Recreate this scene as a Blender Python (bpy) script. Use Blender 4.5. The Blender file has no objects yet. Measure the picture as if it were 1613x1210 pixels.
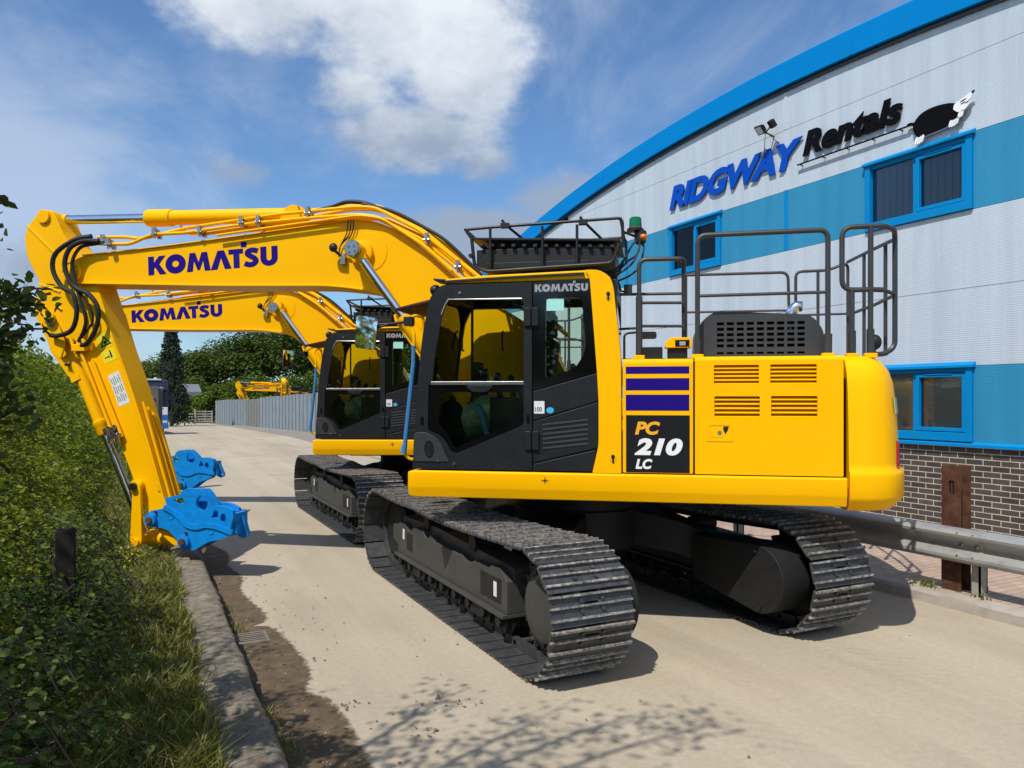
import bpy, bmesh, math, random
import numpy as np
from mathutils import Vector, Matrix, noise
from mathutils.geometry import tessellate_polygon

R = math.radians
random.seed(7)
C = bpy.context.scene.collection
scene = bpy.context.scene

# ------------------------------------------------------------------ camera, sky, sun, exposure
YAW = 26.24                                  # the road runs along +Y, the camera looks 26 degrees right of it
cam_d = bpy.data.cameras.new('camera')
cam = bpy.data.objects.new('camera', cam_d)
C.objects.link(cam)
cam.location = (0, 0, 2.0)
cam.rotation_euler = (R(90), 0, R(-YAW))
cam_d.sensor_width = 36
cam_d.lens = 26.78
cam_d.shift_y = 0.0130
cam_d.clip_start = 0.05
cam_d.clip_end = 2000
scene.camera = cam

SUN = Vector((-.584, -.345, 1.0)).normalized()       # towards the sun
elev = math.asin(SUN.z)
world = bpy.data.worlds.new('World')
scene.world = world
world.use_nodes = True
SKY_STRENGTH = .12


def build_sky():
    nt = world.node_tree
    nt.nodes.clear()
    N, Lk = nt.nodes.new, nt.links.new
    out = N('ShaderNodeOutputWorld')
    bg = N('ShaderNodeBackground')
    bg.inputs['Strength'].default_value = SKY_STRENGTH
    Lk(bg.outputs[0], out.inputs[0])
    sky = N('ShaderNodeTexSky')
    sky.sky_type = 'NISHITA'
    sky.sun_disc = False
    sky.sun_elevation = elev
    sky.sun_rotation = math.atan2(SUN.x, SUN.y)
    sky.air_density = 1.0
    sky.dust_density = .6
    sky.ozone_density = 2.2
    tc = N('ShaderNodeTexCoord')
    sep = N('ShaderNodeSeparateXYZ')
    Lk(tc.outputs['Generated'], sep.inputs[0])

    def math_(op, a, b=None, clamp=False):
        n = N('ShaderNodeMath')
        n.operation = op
        n.use_clamp = clamp
        for i, v in enumerate((a, b)):
            if v is None:
                continue
            if isinstance(v, (int, float)):
                n.inputs[i].default_value = v
            else:
                Lk(v, n.inputs[i])
        return n.outputs[0]
    az = math_('ARCTAN2', sep.outputs['X'], sep.outputs['Y'])       # compass bearing from +Y
    el = math_('ARCSINE', sep.outputs['Z'])
    comb = N('ShaderNodeCombineXYZ')
    Lk(az, comb.inputs[0])
    Lk(math_('MULTIPLY', el, 1.5), comb.inputs[1])

    def fbm(scale, detail, rough, dist=0.0, off=(0, 0, 0)):
        m = N('ShaderNodeMapping')
        m.inputs['Location'].default_value = off
        Lk(comb.outputs[0], m.inputs[0])
        n = N('ShaderNodeTexNoise')
        n.inputs['Scale'].default_value = scale
        n.inputs['Detail'].default_value = detail
        n.inputs['Roughness'].default_value = rough
        n.inputs['Distortion'].default_value = dist
        Lk(m.outputs[0], n.inputs['Vector'])
        return n.outputs['Fac']
    n1 = fbm(5.0, 10, .58, .15, (3.1, 1.7, 0))
    n2 = fbm(13.0, 9, .6, .1, (0.3, 5.2, 0))
    n3 = fbm(3.0, 8, .62, .4, (7.3, 2.2, 0))
    total = None
    # cumulus: bearing, elevation (degrees), half sizes, weight
    blobs = [(8.5, 27.0, 8.5, 4.6, 1.0), (17, 27.5, 9.0, 6.0, 1.05), (22.5, 24.5, 5.5, 6.5, 1.0), (14.5, 21.5, 4.5, 3.0, .75),
             (19.0, 18.8, 7.5, 2.8, .95), (24.0, 17.2, 3.5, 2.2, .75),
             (6.5, 15.6, 3.6, 1.6, .62), (30.5, 14.4, 5.5, 2.3, 1.0), (23, 12.2, 9, 2.4, .98),
             (-4, 8, 14, 3.5, .55), (14, 5, 30, 3.0, .55), (31, 44, 22, 6, .35), (-60, 30, 30, 14, .9),
             (80, 30, 22, 12, .9), (150, 35, 40, 16, 1.0), (-140, 30, 40, 14, .9)]
    for a, e, sa, se, w in blobs:
        da = math_('DIVIDE', math_('SUBTRACT', az, R(a)), R(sa))
        de = math_('DIVIDE', math_('SUBTRACT', el, R(e)), R(se))
        d2 = math_('ADD', math_('MULTIPLY', da, da), math_('MULTIPLY', de, de))
        g = math_('MULTIPLY', math_('EXPONENT', math_('MULTIPLY', d2, -.9)), w)
        total = g if total is None else math_('MAXIMUM', total, g)
    dens = math_('ADD', total, math_('MULTIPLY', math_('SUBTRACT', n1, .5), .85))
    dens = math_('ADD', dens, math_('MULTIPLY', math_('SUBTRACT', n2, .5), .62))
    mask = N('ShaderNodeMapRange')
    mask.interpolation_type = 'SMOOTHSTEP'
    mask.inputs['From Min'].default_value = .34
    mask.inputs['From Max'].default_value = .76
    Lk(dens, mask.inputs['Value'])
    # thin cirrus veil
    veil = N('ShaderNodeMapRange')
    veil.interpolation_type = 'SMOOTHSTEP'
    veil.inputs['From Min'].default_value = .47
    veil.inputs['From Max'].default_value = .85
    veil.inputs['To Max'].default_value = .68
    hd = math_('POWER', math_('DIVIDE', math_('SUBTRACT', az, R(-10)), R(10)), 2.0)
    he = math_('POWER', math_('DIVIDE', math_('SUBTRACT', el, R(9)), R(9)), 2.0)
    haze_left = math_('MULTIPLY', math_('EXPONENT', math_('MULTIPLY', math_('ADD', hd, he), -.8)), .46)
    Lk(math_('ADD', n3, haze_left), veil.inputs['Value'])
    # cloud tone: sunlit tops, greyer undersides
    tone = N('ShaderNodeMapRange')
    tone.inputs['From Min'].default_value = .30
    tone.inputs['From Max'].default_value = .72
    lift = math_('MULTIPLY', math_('SUBTRACT', el, R(22)), 1.9)          # bases greyer than tops
    Lk(math_('ADD', math_('ADD', math_('MULTIPLY', n1, .55), math_('MULTIPLY', n2, .45)), lift), tone.inputs['Value'])
    ramp = N('ShaderNodeMix')
    ramp.data_type = 'RGBA'
    ramp.inputs['A'].default_value = (2.6, 3.2, 4.2, 1)
    ramp.inputs['B'].default_value = (6.8, 7.2, 7.6, 1)
    Lk(tone.outputs[0], ramp.inputs['Factor'])
    tint = N('ShaderNodeMix')
    tint.data_type = 'RGBA'
    tint.blend_type = 'MULTIPLY'
    tint.inputs['Factor'].default_value = 1
    tint.inputs['B'].default_value = (.70, .93, 1.12, 1)
    Lk(sky.outputs[0], tint.inputs['A'])
    m1 = N('ShaderNodeMix')
    m1.data_type = 'RGBA'
    m1.inputs['B'].default_value = (4.3, 5.0, 6.2, 1)
    Lk(veil.outputs[0], m1.inputs['Factor'])
    Lk(tint.outputs['Result'], m1.inputs['A'])
    m2 = N('ShaderNodeMix')
    m2.data_type = 'RGBA'
    Lk(math_('MULTIPLY', mask.outputs[0], .93), m2.inputs['Factor'])
    Lk(m1.outputs['Result'], m2.inputs['A'])
    Lk(ramp.outputs['Result'], m2.inputs['B'])
    Lk(m2.outputs['Result'], bg.inputs['Color'])


build_sky()
sun_d = bpy.data.lights.new('sun', 'SUN')
sun_d.energy = 4.3
sun_d.angle = R(.5)
sun_d.color = (1.0, .95, .87)
sun = bpy.data.objects.new('sun', sun_d)
sun.rotation_euler = SUN.to_track_quat('Z', 'Y').to_euler()
C.objects.link(sun)
scene.view_settings.view_transform = 'Standard'
scene.view_settings.look = 'None'
scene.view_settings.exposure = 0.12
scene.view_settings.gamma = 1.0
scene.cycles.max_bounces = 8
scene.cycles.transparent_max_bounces = 24

# ------------------------------------------------------------------ materials
MAT = {}


def new_mat(name):
    m = bpy.data.materials.new(name)
    m.use_nodes = True
    MAT[name] = m
    nt = m.node_tree
    return m, nt, nt.nodes['Principled BSDF']


def link(nt, a, b):
    nt.links.new(a, b)


def noise_node(nt, scale, detail=6, rough=.55, coord='Object', stretch=None, dist=0):
    tc = nt.nodes.new('ShaderNodeTexCoord')
    src = tc.outputs[coord]
    if stretch:
        mp = nt.nodes.new('ShaderNodeMapping')
        mp.inputs['Scale'].default_value = stretch
        link(nt, src, mp.inputs[0])
        src = mp.outputs[0]
    n = nt.nodes.new('ShaderNodeTexNoise')
    n.inputs['Scale'].default_value = scale
    n.inputs['Detail'].default_value = detail
    n.inputs['Roughness'].default_value = rough
    n.inputs['Distortion'].default_value = dist
    link(nt, src, n.inputs['Vector'])
    return n


def ramp_node(nt, fac, stops):
    r = nt.nodes.new('ShaderNodeValToRGB')
    el = r.color_ramp.elements
    while len(el) < len(stops):
        el.new(.5)
    for e, (p, c) in zip(el, stops):
        e.position = p
        e.color = (*c, 1) if len(c) == 3 else c
    link(nt, fac, r.inputs[0])
    return r


def bump_node(nt, bsdf, height, strength, distance=.01):
    b = nt.nodes.new('ShaderNodeBump')
    b.inputs['Strength'].default_value = strength
    b.inputs['Distance'].default_value = distance
    link(nt, height, b.inputs['Height'])
    link(nt, b.outputs[0], bsdf.inputs['Normal'])
    return b


def paint(name, col, col2=None, rough=.35, scale=3.0, spec=.5, metal=0, bump=.0, bscale=60, coat=0, rvar=.12):
    m, nt, b = new_mat(name)
    col2 = col2 or tuple(c * .86 for c in col)
    n = noise_node(nt, scale, 8, .62)
    r = ramp_node(nt, n.outputs['Fac'], [(.32, col2), (.66, col)])
    link(nt, r.outputs[0], b.inputs['Base Color'])
    mr = nt.nodes.new('ShaderNodeMapRange')
    mr.inputs['To Min'].default_value = max(.02, rough - rvar)
    mr.inputs['To Max'].default_value = rough + rvar
    n2 = noise_node(nt, scale * 4, 5, .6)
    link(nt, n2.outputs['Fac'], mr.inputs['Value'])
    link(nt, mr.outputs[0], b.inputs['Roughness'])
    b.inputs['Specular IOR Level'].default_value = spec
    b.inputs['Metallic'].default_value = metal
    b.inputs['Coat Weight'].default_value = coat
    b.inputs['Coat Roughness'].default_value = .08
    if bump:
        n3 = noise_node(nt, bscale, 4, .6)
        bump_node(nt, b, n3.outputs['Fac'], bump, .004)
    return m


paint('yellow_paint', (.94, .472, .0002), (.905, .446, .0002), rough=.42, scale=1.3, spec=.09, coat=0, bump=.03, bscale=9)
paint('charcoal_plastic', (.0125, .0145, .0165), (.0095, .011, .013), rough=.46, spec=.3, bump=.12, bscale=240)
paint('grey_plastic', (.034, .036, .038), (.027, .029, .031), rough=.5, spec=.4)
paint('black_gloss', (.004, .004, .0045), (.003, .003, .003), rough=.08, spec=.5, rvar=.03)
paint('black_metal', (.012, .012, .013), (.009, .009, .009), rough=.5, spec=.4)
paint('black_rubber', (.018, .018, .019), (.012, .012, .012), rough=.6, spec=.35)
paint('seat_fabric', (.02, .02, .022), (.012, .012, .012), rough=.85, spec=.2)
paint('rail_grey', (.042, .044, .047), (.034, .036, .039), rough=.42, spec=.45)
paint('frame_grey', (.056, .056, .051), (.044, .044, .040), rough=.55, scale=5, spec=.35, bump=.1, bscale=90)
paint('under_black', (.016, .016, .015), (.011, .011, .011), rough=.6, scale=5, spec=.3)
paint('chrome', (.80, .80, .82), (.74, .74, .76), rough=.13, metal=1, rvar=.06)
paint('steel_fitting', (.50, .50, .48), (.36, .36, .34), rough=.35, metal=1, scale=30)
paint('coupler_blue', (.0005, .250, .70), (.004, .18, .52), rough=.48, spec=.3, scale=11, coat=0, bump=.1, bscale=40)
paint('decal_blue', (.014, .004, .175), (.013, .004, .165), rough=.45, spec=.12)
paint('decal_black', (.010, .011, .013), (.008, .009, .011), rough=.45, spec=.2)
paint('decal_white', (.82, .82, .80), (.76, .76, .74), rough=.4)
paint('decal_orange', (.88, .40, .01), (.84, .37, .01), rough=.4)
paint('decal_grey', (.30, .31, .32), (.27, .28, .29), rough=.4)
paint('sticker_white', (.74, .75, .73), (.62, .63, .62), rough=.45, scale=18)
paint('sticker_yellow', (.80, .68, .02), (.76, .63, .02), rough=.4)
paint('sticker_cyan', (.05, .42, .70), (.04, .38, .66), rough=.4)
paint('label_teal', (.36, .72, .64), (.33, .66, .60), rough=.4)
paint('sticker_green', (.36, .55, .28), (.30, .46, .22), rough=.4, scale=20)
paint('print_grey', (.22, .26, .22), (.16, .22, .18), rough=.5)
paint('strap_blue', (.035, .20, .42), (.03, .16, .36), rough=.7, scale=20)
paint('lamp_red', (.32, .01, .012), (.26, .008, .01), rough=.2)
paint('lens_orange', (.75, .20, .01), (.65, .16, .01), rough=.2)
paint('lens_green', (.005, .17, .055), (.004, .13, .04), rough=.12)
paint('lens_clear', (.62, .64, .66), (.5, .52, .55), rough=.1)
paint('plastic_wrap', (.40, .45, .41), (.17, .21, .19), rough=.28, scale=9, bump=.9, bscale=14)
paint('barge_blue', (.0003, .215, .58), (.0003, .20, .54), rough=.55, spec=.06, scale=.6)
paint('frame_blue', (.001, .222, .53), (.001, .205, .49), rough=.5, spec=.12, scale=1.5)
paint('sign_blue', (.0008, .070, .47), (.0008, .064, .43), rough=.5, spec=.12)
paint('sign_black', (.004, .004, .005), (.003, .003, .004), rough=.5, spec=.08)
paint('sign_white', (.86, .86, .86), (.82, .82, .82), rough=.4)
paint('sign_belly_grey', (.34, .30, .40), (.30, .27, .36), rough=.4)  # violet-grey of the strip along the emblem's lower edge
paint('galvanised', (.42, .46, .48), (.30, .33, .35), rough=.45, scale=9, metal=.35, spec=.5, bump=.06, bscale=40)
paint('galvanised_dull', (.36, .34, .29), (.27, .26, .22), rough=.6, scale=9, spec=.4)
paint('rust', (.125, .056, .036), (.050, .022, .015), rough=.85, scale=9, spec=.2, bump=.5, bscale=45)
paint('old_iron', (.030, .024, .020), (.018, .015, .013), rough=.85, scale=12, spec=.2, bump=.4, bscale=40)
paint('concrete', (.40, .36, .31), (.30, .27, .235), rough=.9, scale=6, spec=.2, bump=.35, bscale=40)
paint('fence_grey', (.235, .275, .305), (.18, .215, .245), rough=.55, scale=1.4)
paint('fence_brown', (.21, .21, .20), (.15, .15, .14), rough=.7, scale=1.4)
paint('timber_grey', (.36, .34, .31), (.25, .24, .22), rough=.85, scale=5)
paint('gate_post_grey', (.155, .15, .155), (.12, .115, .12), rough=.6, scale=3)
paint('truck_navy', (.014, .018, .035), (.012, .015, .03), rough=.25)
paint('truck_blue', (.008, .14, .48), (.008, .12, .42), rough=.3)
paint('truck_white', (.72, .73, .74), (.66, .67, .68), rough=.3)
paint('shed_roof', (.17, .18, .19), (.13, .14, .15), rough=.7)
paint('bark', (.085, .066, .050), (.045, .034, .026), rough=.9, scale=9, bump=.8, bscale=30)
paint('twig_bark', (.075, .05, .038), (.05, .034, .026), rough=.9, scale=9)
paint('dead_leaf', (.21, .13, .065), (.13, .08, .04), rough=.85, scale=30)
paint('stone', (.33, .30, .27), (.24, .22, .2), rough=.9, scale=12)
paint('drain_iron', (.20, .17, .13), (.13, .11, .085), rough=.75, scale=20)
paint('dark_void', (.004, .004, .004), (.003, .003, .003), rough=.9)


def glass(name, tint, gloss=.9, ior=1.45, base_mix=0.0):
    m = bpy.data.materials.new(name)
    m.use_nodes = True
    nt = m.node_tree
    nt.nodes.clear()
    out = nt.nodes.new('ShaderNodeOutputMaterial')
    mix = nt.nodes.new('ShaderNodeMixShader')
    tr = nt.nodes.new('ShaderNodeBsdfTransparent')
    tr.inputs['Color'].default_value = (*tint, 1)
    gl = nt.nodes.new('ShaderNodeBsdfGlossy')
    gl.inputs['Roughness'].default_value = .015
    gl.inputs['Color'].default_value = (gloss, gloss, gloss, 1)
    fr = nt.nodes.new('ShaderNodeFresnel')
    fr.inputs['IOR'].default_value = ior
    tc = nt.nodes.new('ShaderNodeTexCoord')
    n = nt.nodes.new('ShaderNodeTexNoise')
    n.inputs['Scale'].default_value = 1.1
    link(nt, tc.outputs['Object'], n.inputs['Vector'])
    b = nt.nodes.new('ShaderNodeBump')
    b.inputs['Strength'].default_value = .05
    b.inputs['Distance'].default_value = .05
    link(nt, n.outputs['Fac'], b.inputs['Height'])
    link(nt, b.outputs[0], gl.inputs['Normal'])
    link(nt, fr.outputs[0], mix.inputs[0])
    link(nt, tr.outputs[0], mix.inputs[1])
    link(nt, gl.outputs[0], mix.inputs[2])
    link(nt, mix.outputs[0], out.inputs[0])
    MAT[name] = m


glass('cab_glass', (.82, .91, .78))
glass('window_glass', (.88, .92, .94), ior=1.45)


def mirror_mat():
    m, nt, b = new_mat('mirror_glass')
    b.inputs['Metallic'].default_value = 1
    b.inputs['Roughness'].default_value = .03
    n = noise_node(nt, 4)
    r = ramp_node(nt, n.outputs['Fac'], [(.3, (.82, .86, .9)), (.7, (.88, .9, .92))])
    link(nt, r.outputs[0], b.inputs['Base Color'])


mirror_mat()


def track_steel():
    m, nt, b = new_mat('track_steel')
    n = noise_node(nt, 14, 9, .7)
    r = ramp_node(nt, n.outputs['Fac'], [(.30, (.030, .032, .034)), (.55, (.062, .064, .066)), (.78, (.115, .105, .094))])
    link(nt, r.outputs[0], b.inputs['Base Color'])
    b.inputs['Roughness'].default_value = .48
    b.inputs['Metallic'].default_value = .25
    n2 = noise_node(nt, 70, 5, .7)
    bump_node(nt, b, n2.outputs['Fac'], .25, .004)


track_steel()


def dust_bar():
    m, nt, b = new_mat('worn_grouser')
    n = noise_node(nt, 26, 8, .75)
    r = ramp_node(nt, n.outputs['Fac'], [(.30, (.03, .03, .03)), (.46, (.16, .148, .135)), (.64, (.48, .44, .39))])
    link(nt, r.outputs[0], b.inputs['Base Color'])
    b.inputs['Roughness'].default_value = .5
    b.inputs['Metallic'].default_value = .3


dust_bar()


def road_mat():
    m, nt, b = new_mat('road_surface')
    big = noise_node(nt, .35, 8, .6, stretch=(1.4, .35, 1))
    r = ramp_node(nt, big.outputs['Fac'], [(.28, (.375, .318, .235)), (.55, (.440, .378, .285)), (.78, (.485, .42, .325))])
    fine = noise_node(nt, 22, 10, .78)
    r2 = ramp_node(nt, fine.outputs['Fac'], [(.25, (.74, .735, .73)), (.75, (1.12, 1.115, 1.10))])
    mx = nt.nodes.new('ShaderNodeMix')
    mx.data_type = 'RGBA'
    mx.blend_type = 'MULTIPLY'
    mx.inputs['Factor'].default_value = .8
    link(nt, r.outputs[0], mx.inputs['A'])
    link(nt, r2.outputs[0], mx.inputs['B'])
    # faint wheel tracks along the road
    streak = noise_node(nt, 1.0, 5, .6, stretch=(3.2, .06, 1))
    r3 = ramp_node(nt, streak.outputs['Fac'], [(.32, (.91, .905, .90)), (.68, (1.04, 1.04, 1.04))])
    mx2 = nt.nodes.new('ShaderNodeMix')
    mx2.data_type = 'RGBA'
    mx2.blend_type = 'MULTIPLY'
    mx2.inputs['Factor'].default_value = .9
    link(nt, mx.outputs['Result'], mx2.inputs['A'])
    link(nt, r3.outputs[0], mx2.inputs['B'])
    # old oil and repair patches
    pat = noise_node(nt, .9, 4, .5, stretch=(1, .5, 1), dist=.6)
    r4 = ramp_node(nt, pat.outputs['Fac'], [(.52, (1, 1, 1)), (.72, (.82, .815, .80))])
    mx3 = nt.nodes.new('ShaderNodeMix')
    mx3.data_type = 'RGBA'
    mx3.blend_type = 'MULTIPLY'
    mx3.inputs['Factor'].default_value = .7
    link(nt, mx2.outputs['Result'], mx3.inputs['A'])
    link(nt, r4.outputs[0], mx3.inputs['B'])
    # faint tread prints in two wheel lines
    tc = nt.nodes.new('ShaderNodeTexCoord')
    sp = nt.nodes.new('ShaderNodeSeparateXYZ')
    link(nt, tc.outputs['Object'], sp.inputs[0])
    lines = ramp_node(nt, sp.outputs['X'], [(0, (0, 0, 0))])
    lines.color_ramp.elements.remove(lines.color_ramp.elements[-1])
    dv = nt.nodes.new('ShaderNodeMath')
    dv.operation = 'DIVIDE'
    dv.inputs[1].default_value = 8.0
    link(nt, sp.outputs['X'], dv.inputs[0])
    link(nt, dv.outputs[0], lines.inputs[0])
    for p, c in ((.375, 0), (.39, 1), (.425, 1), (.44, 0), (.615, 0), (.63, 1), (.665, 1), (.68, 0)):
        e = lines.color_ramp.elements.new(p)
        e.color = (c, c, c, 1)
    wv = nt.nodes.new('ShaderNodeTexWave')
    wv.bands_direction = 'DIAGONAL'
    wv.inputs['Scale'].default_value = 4.2
    wv.inputs['Distortion'].default_value = 1.2
    wv.inputs['Detail'].default_value = 3
    link(nt, tc.outputs['Object'], wv.inputs['Vector'])
    brk = noise_node(nt, .8, 5, .65)
    bm_ = ramp_node(nt, brk.outputs['Fac'], [(.42, (0, 0, 0)), (.60, (1, 1, 1))])
    m_a = nt.nodes.new('ShaderNodeMath')
    m_a.operation = 'MULTIPLY'
    link(nt, lines.outputs[0], m_a.inputs[0])
    link(nt, wv.outputs['Fac'], m_a.inputs[1])
    m_b = nt.nodes.new('ShaderNodeMath')
    m_b.operation = 'MULTIPLY'
    link(nt, m_a.outputs[0], m_b.inputs[0])
    link(nt, bm_.outputs[0], m_b.inputs[1])
    m_c = nt.nodes.new('ShaderNodeMath')
    m_c.operation = 'MULTIPLY'
    m_c.inputs[1].default_value = .45
    link(nt, m_b.outputs[0], m_c.inputs[0])
    mx4 = nt.nodes.new('ShaderNodeMix')
    mx4.data_type = 'RGBA'
    mx4.inputs['B'].default_value = (.22, .19, .15, 1)
    link(nt, m_c.outputs[0], mx4.inputs['Factor'])
    link(nt, mx3.outputs['Result'], mx4.inputs['A'])
    link(nt, mx4.outputs['Result'], b.inputs['Base Color'])
    b.inputs['Roughness'].default_value = .9
    b.inputs['Specular IOR Level'].default_value = .25
    g = noise_node(nt, 120, 5, .7)
    bump_node(nt, b, g.outputs['Fac'], .35, .006)


road_mat()


def soil(name, a, bcol, c, scale=4, bump=.6):
    m, nt, b = new_mat(name)
    n = noise_node(nt, scale, 10, .70)
    r = ramp_node(nt, n.outputs['Fac'], [(.28, a), (.52, bcol), (.75, c)])
    link(nt, r.outputs[0], b.inputs['Base Color'])
    b.inputs['Roughness'].default_value = .85
    b.inputs['Specular IOR Level'].default_value = .25
    g = noise_node(nt, scale * 14, 6, .7)
    bump_node(nt, b, g.outputs['Fac'], bump, .012)


soil('damp_silt', (.075, .052, .032), (.130, .092, .057), (.20, .148, .095), scale=6, bump=.9)
soil('verge_soil', (.035, .030, .016), (.060, .055, .025), (.10, .085, .045))
soil('field', (.05, .075, .02), (.075, .095, .03), (.12, .115, .05), scale=.4)
soil('yard_ground', (.19, .17, .14), (.25, .22, .185), (.30, .27, .23), scale=.7)
soil('kerb_stone', (.095, .078, .055), (.25, .215, .165), (.42, .37, .29), scale=14, bump=1.0)
soil('moss', (.03, .035, .014), (.055, .06, .02), (.09, .085, .035), scale=16, bump=.9)


def paving_mat():
    m, nt, b = new_mat('block_paving')
    tc = nt.nodes.new('ShaderNodeTexCoord')
    br = nt.nodes.new('ShaderNodeTexBrick')
    br.inputs['Scale'].default_value = 1
    br.inputs['Brick Width'].default_value = .2
    br.inputs['Row Height'].default_value = .1
    br.inputs['Mortar Size'].default_value = .006
    br.inputs['Color1'].default_value = (.40, .285, .225, 1)
    br.inputs['Color2'].default_value = (.46, .335, .265, 1)
    br.inputs['Mortar'].default_value = (.22, .17, .13, 1)
    link(nt, tc.outputs['Object'], br.inputs['Vector'])
    n = noise_node(nt, 3, 8, .65)
    r = ramp_node(nt, n.outputs['Fac'], [(.3, (.75, .74, .72)), (.7, (1.08, 1.05, 1.0))])
    mx = nt.nodes.new('ShaderNodeMix')
    mx.data_type = 'RGBA'
    mx.blend_type = 'MULTIPLY'
    mx.inputs['Factor'].default_value = 1
    link(nt, br.outputs['Color'], mx.inputs['A'])
    link(nt, r.outputs[0], mx.inputs['B'])
    link(nt, mx.outputs['Result'], b.inputs['Base Color'])
    b.inputs['Roughness'].default_value = .9
    bump_node(nt, b, br.outputs['Fac'], -.4, .004)


paving_mat()


def brick_mat():
    m, nt, b = new_mat('blue_brick')
    tc = nt.nodes.new('ShaderNodeTexCoord')
    sp = nt.nodes.new('ShaderNodeSeparateXYZ')
    cb = nt.nodes.new('ShaderNodeCombineXYZ')
    link(nt, tc.outputs['Object'], sp.inputs[0])
    link(nt, sp.outputs['Y'], cb.inputs['X'])
    link(nt, sp.outputs['Z'], cb.inputs['Y'])
    br = nt.nodes.new('ShaderNodeTexBrick')
    br.inputs['Scale'].default_value = 1
    br.inputs['Brick Width'].default_value = .225
    br.inputs['Row Height'].default_value = .075
    br.inputs['Mortar Size'].default_value = .0055
    br.inputs['Mortar Smooth'].default_value = .15
    br.inputs['Color1'].default_value = (.050, .044, .044, 1)
    br.inputs['Color2'].default_value = (.085, .073, .070, 1)
    br.inputs['Mortar'].default_value = (.56, .50, .38, 1)
    link(nt, cb.outputs[0], br.inputs['Vector'])
    n = noise_node(nt, 5, 8, .65)
    r = ramp_node(nt, n.outputs['Fac'], [(.3, (.72, .72, .74)), (.7, (1.15, 1.12, 1.08))])
    mx = nt.nodes.new('ShaderNodeMix')
    mx.data_type = 'RGBA'
    mx.blend_type = 'MULTIPLY'
    mx.inputs['Factor'].default_value = 1
    link(nt, br.outputs['Color'], mx.inputs['A'])
    link(nt, r.outputs[0], mx.inputs['B'])
    link(nt, mx.outputs['Result'], b.inputs['Base Color'])
    b.inputs['Roughness'].default_value = .55
    bump_node(nt, b, br.outputs['Fac'], -.6, .008)


brick_mat()


def cladding(name, col, col2):
    m, nt, b = new_mat(name)
    n = noise_node(nt, .7, 7, .6, stretch=(1, 1, .5))
    r = ramp_node(nt, n.outputs['Fac'], [(.3, col2), (.7, col)])
    st = noise_node(nt, 1.0, 7, .65, stretch=(1, 5.0, .25))
    r2 = ramp_node(nt, st.outputs['Fac'], [(.38, (.90, .905, .91)), (.60, (1.03, 1.03, 1.03))])
    mx = nt.nodes.new('ShaderNodeMix')
    mx.data_type = 'RGBA'
    mx.blend_type = 'MULTIPLY'
    mx.inputs['Factor'].default_value = .9
    link(nt, r.outputs[0], mx.inputs['A'])
    link(nt, r2.outputs[0], mx.inputs['B'])
    link(nt, mx.outputs['Result'], b.inputs['Base Color'])
    b.inputs['Roughness'].default_value = .42
    b.inputs['Specular IOR Level'].default_value = .4
    tc = nt.nodes.new('ShaderNodeTexCoord')
    w = nt.nodes.new('ShaderNodeTexWave')
    w.wave_type = 'BANDS'
    w.bands_direction = 'Z'
    w.wave_profile = 'SIN'
    w.inputs['Scale'].default_value = 11.0          # fine horizontal micro ribs, about 28 mm apart
    w.inputs['Distortion'].default_value = 0
    link(nt, tc.outputs['Object'], w.inputs['Vector'])
    bump_node(nt, b, w.outputs['Fac'], .25, .004)


cladding('white_cladding', (.500, .570, .640), (.47, .54, .61))
cladding('blue_cladding', (.028, .252, .445), (.026, .238, .42))


def leaf_mat(name, dark, mid, light, trans=.35, rough=.5, spec=.25):
    m = bpy.data.materials.new(name)
    m.use_nodes = True
    MAT[name] = m
    nt = m.node_tree
    nt.nodes.clear()
    out = nt.nodes.new('ShaderNodeOutputMaterial')
    geo = nt.nodes.new('ShaderNodeNewGeometry')
    r = ramp_node(nt, geo.outputs['Random Per Island'], [(0.0, dark), (.55, mid), (1.0, light)])
    pb = nt.nodes.new('ShaderNodeBsdfPrincipled')
    pb.inputs['Roughness'].default_value = rough
    pb.inputs['Specular IOR Level'].default_value = spec
    link(nt, r.outputs[0], pb.inputs['Base Color'])
    tl = nt.nodes.new('ShaderNodeBsdfTranslucent')
    br = nt.nodes.new('ShaderNodeMix')
    br.data_type = 'RGBA'
    br.blend_type = 'MULTIPLY'
    br.inputs['Factor'].default_value = 1
    br.inputs['B'].default_value = (1.35, 1.5, .55, 1)
    link(nt, r.outputs[0], br.inputs['A'])
    link(nt, br.outputs['Result'], tl.inputs['Color'])
    mx = nt.nodes.new('ShaderNodeMixShader')
    mx.inputs[0].default_value = trans
    link(nt, pb.outputs[0], mx.inputs[1])
    link(nt, tl.outputs[0], mx.inputs[2])
    link(nt, mx.outputs[0], out.inputs[0])


leaf_mat('hedge_leaf', (.055, .090, .012), (.125, .170, .018), (.255, .280, .040), trans=.45, spec=.2)
leaf_mat('hedge_pale', (.105, .140, .016), (.205, .235, .026), (.32, .325, .06), trans=.48, spec=.2)
leaf_mat('hedge_dead', (.075, .045, .025), (.14, .085, .045), (.22, .16, .09), trans=.25, spec=.1)
leaf_mat('bramble_leaf', (.035, .062, .012), (.075, .115, .018), (.15, .185, .04))
leaf_mat('tree_leaf', (.035, .056, .016), (.060, .090, .022), (.10, .13, .034), trans=.35)
leaf_mat('bank_leaf', (.050, .085, .012), (.085, .130, .018), (.135, .175, .030), spec=.06)
leaf_mat('wood_leaf', (.042, .066, .016), (.072, .104, .024), (.115, .150, .040), trans=.3, spec=.05)
leaf_mat('spruce_needle', (.012, .024, .014), (.022, .036, .020), (.050, .060, .036), trans=.12, spec=.1)
leaf_mat('grass_blade', (.080, .098, .016), (.155, .170, .032), (.42, .35, .16), trans=.4)
leaf_mat('flower_yellow', (.70, .55, .01), (.8, .62, .01), (.85, .7, .02), trans=.3)


# ------------------------------------------------------------------ mesh helpers
def V(*a):
    return Vector(a)


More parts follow.
